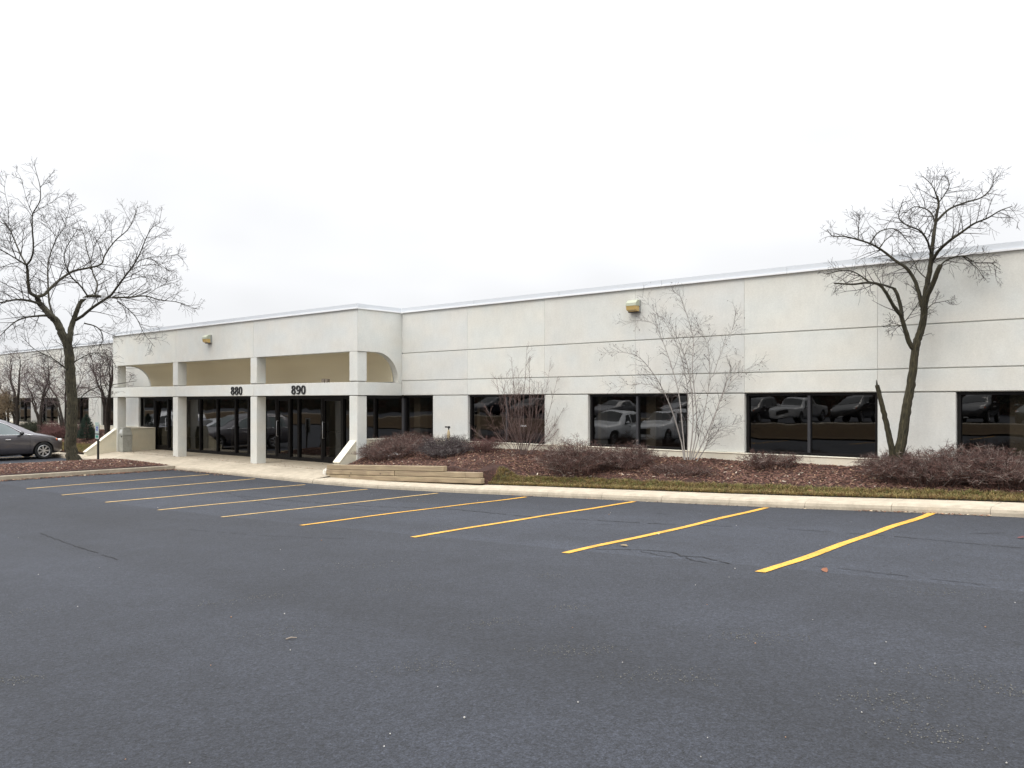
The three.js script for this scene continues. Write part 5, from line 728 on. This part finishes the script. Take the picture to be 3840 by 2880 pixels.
const SEDAN = { cat: 'sedan', R: 0.32, rim: 0.215, half: 0.91, axles: [0, -2.75], nose: 0.86, grille: [0.44, 0.60], st: [[0.90, 0.45, 0.32, 0.56, 0.58, 0.4], [0.82, 0.66, 0.26, 0.62, 0.66, 0.58], [0.6, 0.82, 0.2, 0.70, 0.78, 0.68], [0.2, 0.89, 0.19, 0.80, 0.88, 0.72], [-0.4, 0.905, 0.19, 0.88, 0.97, 0.72], [-0.75, 0.91, 0.19, 0.90, 1.12, 0.66], [-1.2, 0.91, 0.19, 0.91, 1.36, 0.58], [-1.7, 0.91, 0.19, 0.92, 1.45, 0.56], [-2.4, 0.91, 0.19, 0.93, 1.43, 0.56], [-2.9, 0.905, 0.2, 0.95, 1.28, 0.58], [-3.25, 0.89, 0.22, 0.96, 1.07, 0.66], [-3.6, 0.85, 0.26, 0.92, 1.03, 0.66], [-3.75, 0.78, 0.34, 0.82, 0.95, 0.6]], side: [[-0.85, -1.68, 0.5, 0], [-1.76, -2.62, 0, 0.25]], trim: [-0.7, -3.0], arc: [-0.7, -3.0, -1.6, -2.4], mirror: -0.9, handles: [-1.5, -2.4], seams: [-0.6, -1.72, -2.7], lamp: [0.6, 0.66, 0.70], lampSize: [0.16, 0.065, 0.10], tail: [-3.62, 0.8, 0.68], screen: [-0.5, -1.18], rearScreen: [-3.15, -2.6] };
const PICKUP = { cat: 'pickup truck', R: 0.40, rim: 0.24, half: 0.96, axles: [0, -3.4], nose: 0.895, grille: [0.66, 0.95], met: 0, st: [[0.88, 0.80, 0.42, 0.88, 0.96, 0.72], [0.80, 0.90, 0.36, 0.98, 1.08, 0.80], [0.3, 0.955, 0.34, 1.04, 1.15, 0.80], [-0.45, 0.96, 0.34, 1.10, 1.20, 0.80], [-0.7, 0.96, 0.34, 1.12, 1.34, 0.74], [-1.15, 0.96, 0.34, 1.13, 1.72, 0.68], [-1.6, 0.96, 0.34, 1.14, 1.80, 0.67], [-2.3, 0.96, 0.34, 1.15, 1.80, 0.67], [-2.62, 0.96, 0.34, 1.15, 1.72, 0.69], [-2.72, 0.96, 0.36, 1.08, 1.14, 0.86], [-3.6, 0.96, 0.38, 1.08, 1.13, 0.86], [-4.35, 0.94, 0.42, 1.08, 1.13, 0.84], [-4.42, 0.92, 0.46, 1.02, 1.08, 0.8]], side: [[-0.85, -1.55, 0.42, 0], [-1.64, -2.45, 0, 0]], trim: [-0.8, -2.6], arc: [-0.8, -2.6, -1.4, -2.4], mirror: -0.95, handles: [-1.4, -2.3], seams: [-0.65, -1.6, -2.58], lamp: [0.70, 0.92, 0.74], lampSize: [0.13, 0.085, 0.13], tail: [-4.37, 0.9, 0.82], screen: [-0.58, -1.12] };
const SUV = { ...VAN, cat: 'suv', chromeArc: false, darkMirror: false, met: 0.3, R: 0.37, rim: 0.235, axles: [0, -2.75], side: [[-0.80, -1.6, 0.5, 0], [-1.68, -2.55, 0, 0], [-2.63, -3.3, 0, 0.1]], seams: [-0.55, -1.63, -2.6], st: VAN.st.map(([x, w, b, e, t, tw]) => [x < -3 ? x + 0.35 : x < -2 ? x + 0.15 : x, w * 0.96, b + 0.08, e + 0.1, t + (x < -0.9 ? 0.08 : 0.12), tw]), lamp: [0.63, 0.85, 0.69], tail: [-3.75, 1.05, 0.78], rearScreen: [-3.68, -3.38], nose: 0.85, trim: [-0.5, -3.4], arc: [-0.5, -3.4, -1.5, -3] };
for (const s of [VAN, SEDAN, PICKUP, SUV]) s.body = carBody(s.st, s.axles, s.R);
const parked = (name, label, spec, colour, x, z, turn, y) => car(name, label, spec, colour, V(x, (y ?? lotY(x, z)) + 0.006, z), turn, 'cars beyond the view');
const NOSE_IN = Math.PI / 2;
car('minivan', 'dark grey minivan with chrome window trim parked nose in beside the island', VAN, [0.115, 0.108, 0.118], V(-37.45, lotY(-36.5, -13.2) + 0.006, -13.2), NOSE_IN);
parked('sedan_car', 'silver sedan parked beyond the minivan', SEDAN, [0.55, 0.56, 0.58], -40.7, -12.7, NOSE_IN); parked('sedan_car', 'dark blue sedan parked beyond the silver one', SEDAN, [0.03, 0.045, 0.12], -43.5, -12.8, NOSE_IN); parked('suv_car', 'white sport utility car at the end of the row past the minivan', SUV, [0.72, 0.72, 0.72], -46.3, -12.7, NOSE_IN);
parked('pickup_truck', 'white pickup facing the office from across the drive lane', PICKUP, [0.75, 0.76, 0.77], -24.6, 1.2, NOSE_IN); parked('pickup_truck', 'second white pickup across the drive lane, next to the other one', PICKUP, [0.75, 0.76, 0.77], -21.5, 1.5, NOSE_IN);
// ---------- the far side of the car park, seen in the windows ----------
const UP = 0.27;
setting('far_verge', sheet(-230, 30, 15.0, 18.0, 90, 6, (x, z) => lerp(lotY(x, 15) + 0.1, 0.20, smooth((z - 15) / 3)) + 0.02 * PN.noise(x, z, 1)), mat([0.20, 0.135, 0.05], 1, { map: rep(texMulch, 0.6) }), 'dry brown grass verge across the car park', 'verge');
setting('far_kerb', metric(box(-230, 30, -0.2, 0.26, 18.0, 18.9)), M.concrete, 'pale kerb along the far verge', 'kerb');
setting('upper_car_park', sheet(-240, 60, 18.9, 60, 60, 12, () => UP - 0.06, tintOf(0.95)), M.asphalt, 'asphalt of the upper car park', 'asphalt');
for (const [i, x] of [-25.4, -20.0, -14.6, -9.2, -3.8, 1.6].entries()) stripe(V(x, 0, 9.3), V(x, 0, 14.7), 0.1, M.yellow, 70 + i, `yellow line of the bays along the dry verge, ${['first', 'second', 'third', 'fourth', 'fifth', 'sixth'][i]} past the white pickups`);
const UPC = [[SUV, [0.02, 0.02, 0.022], -46.5], [SUV, [0.03, 0.035, 0.05], -42.2], [SEDAN, [0.16, 0.16, 0.17], -37.5], [SUV, [0.3, 0.3, 0.31], -31.0], [SUV, [0.015, 0.015, 0.017], -25.4], [PICKUP, [0.42, 0.42, 0.42], -22.4], [SUV, [0.02, 0.02, 0.02], -18.6], [SEDAN, [0.05, 0.012, 0.012], -15.2], [SUV, [0.018, 0.018, 0.02], -11.6], [SEDAN, [0.03, 0.05, 0.045], -8.2], [SUV, [0.12, 0.12, 0.13], -4.2], [SUV, [0.02, 0.02, 0.03], -51], [SEDAN, [0.5, 0.5, 0.5], -56]];
const nth = 'first second third fourth fifth sixth seventh eighth ninth tenth eleventh twelfth thirteenth'.split(' ');
UPC.sort((a, b) => b[2] - a[2]).forEach(([s, c, x], i) => parked('parked_car', `${nth[i]} car of the row in the upper car park across the verge`, s, c, x, 20.6, NOSE_IN, UP - 0.06));
{
  const o = base('brick_building', 'brown brick building beyond the upper car park', 'building', V(-35, UP - 0.1, 46)), bm = mat([0.19, 0.085, 0.055], 0.95, { map: rep(texMulch, 0.5) });
  mesh('wall', metric(box(-200, 60, 0, 7, 0, 14)), bm, o); mesh('parapet', box(-200.2, 60.2, 7, 7.4, -0.2, 14.2), mat([0.3, 0.27, 0.22], 0.9), o);
  for (let i = 0; i < 42; i++) mesh('window', box(-196 + i * 6, -192.6 + i * 6, 1.0, 2.6, -0.06, -0.002), mat([0.02, 0.022, 0.025], 0.2), o);
  const h = base('evergreen_hedge', 'dark evergreen hedge along the brick building', 'hedge', V(-35, UP - 0.06, 42)), T = new Tubes(), r = RNG(66);
  for (let i = 0; i < 42000; i++) { const x = lerp(-200, 62, r()), y = r() * (2.5 + 1.2 * PN.noise(x * 0.3, 0, 0) + 0.5), z = (r() - 0.5) * 2, d = rv(r).normalize(), k = 0.5 + 0.8 * r(), p = V(x, y, z), q = p.clone().addScaledVector(d, 0.35), s = rv(r).normalize().multiplyScalar(0.09); T.flat(p, p.clone().add(s), q.clone().add(s), q, [0.03 * k, 0.034 * k, 0.018 * k]); }
  mesh('foliage', T.geo(), M.twig, h);
}
renderer.render(scene, camera);
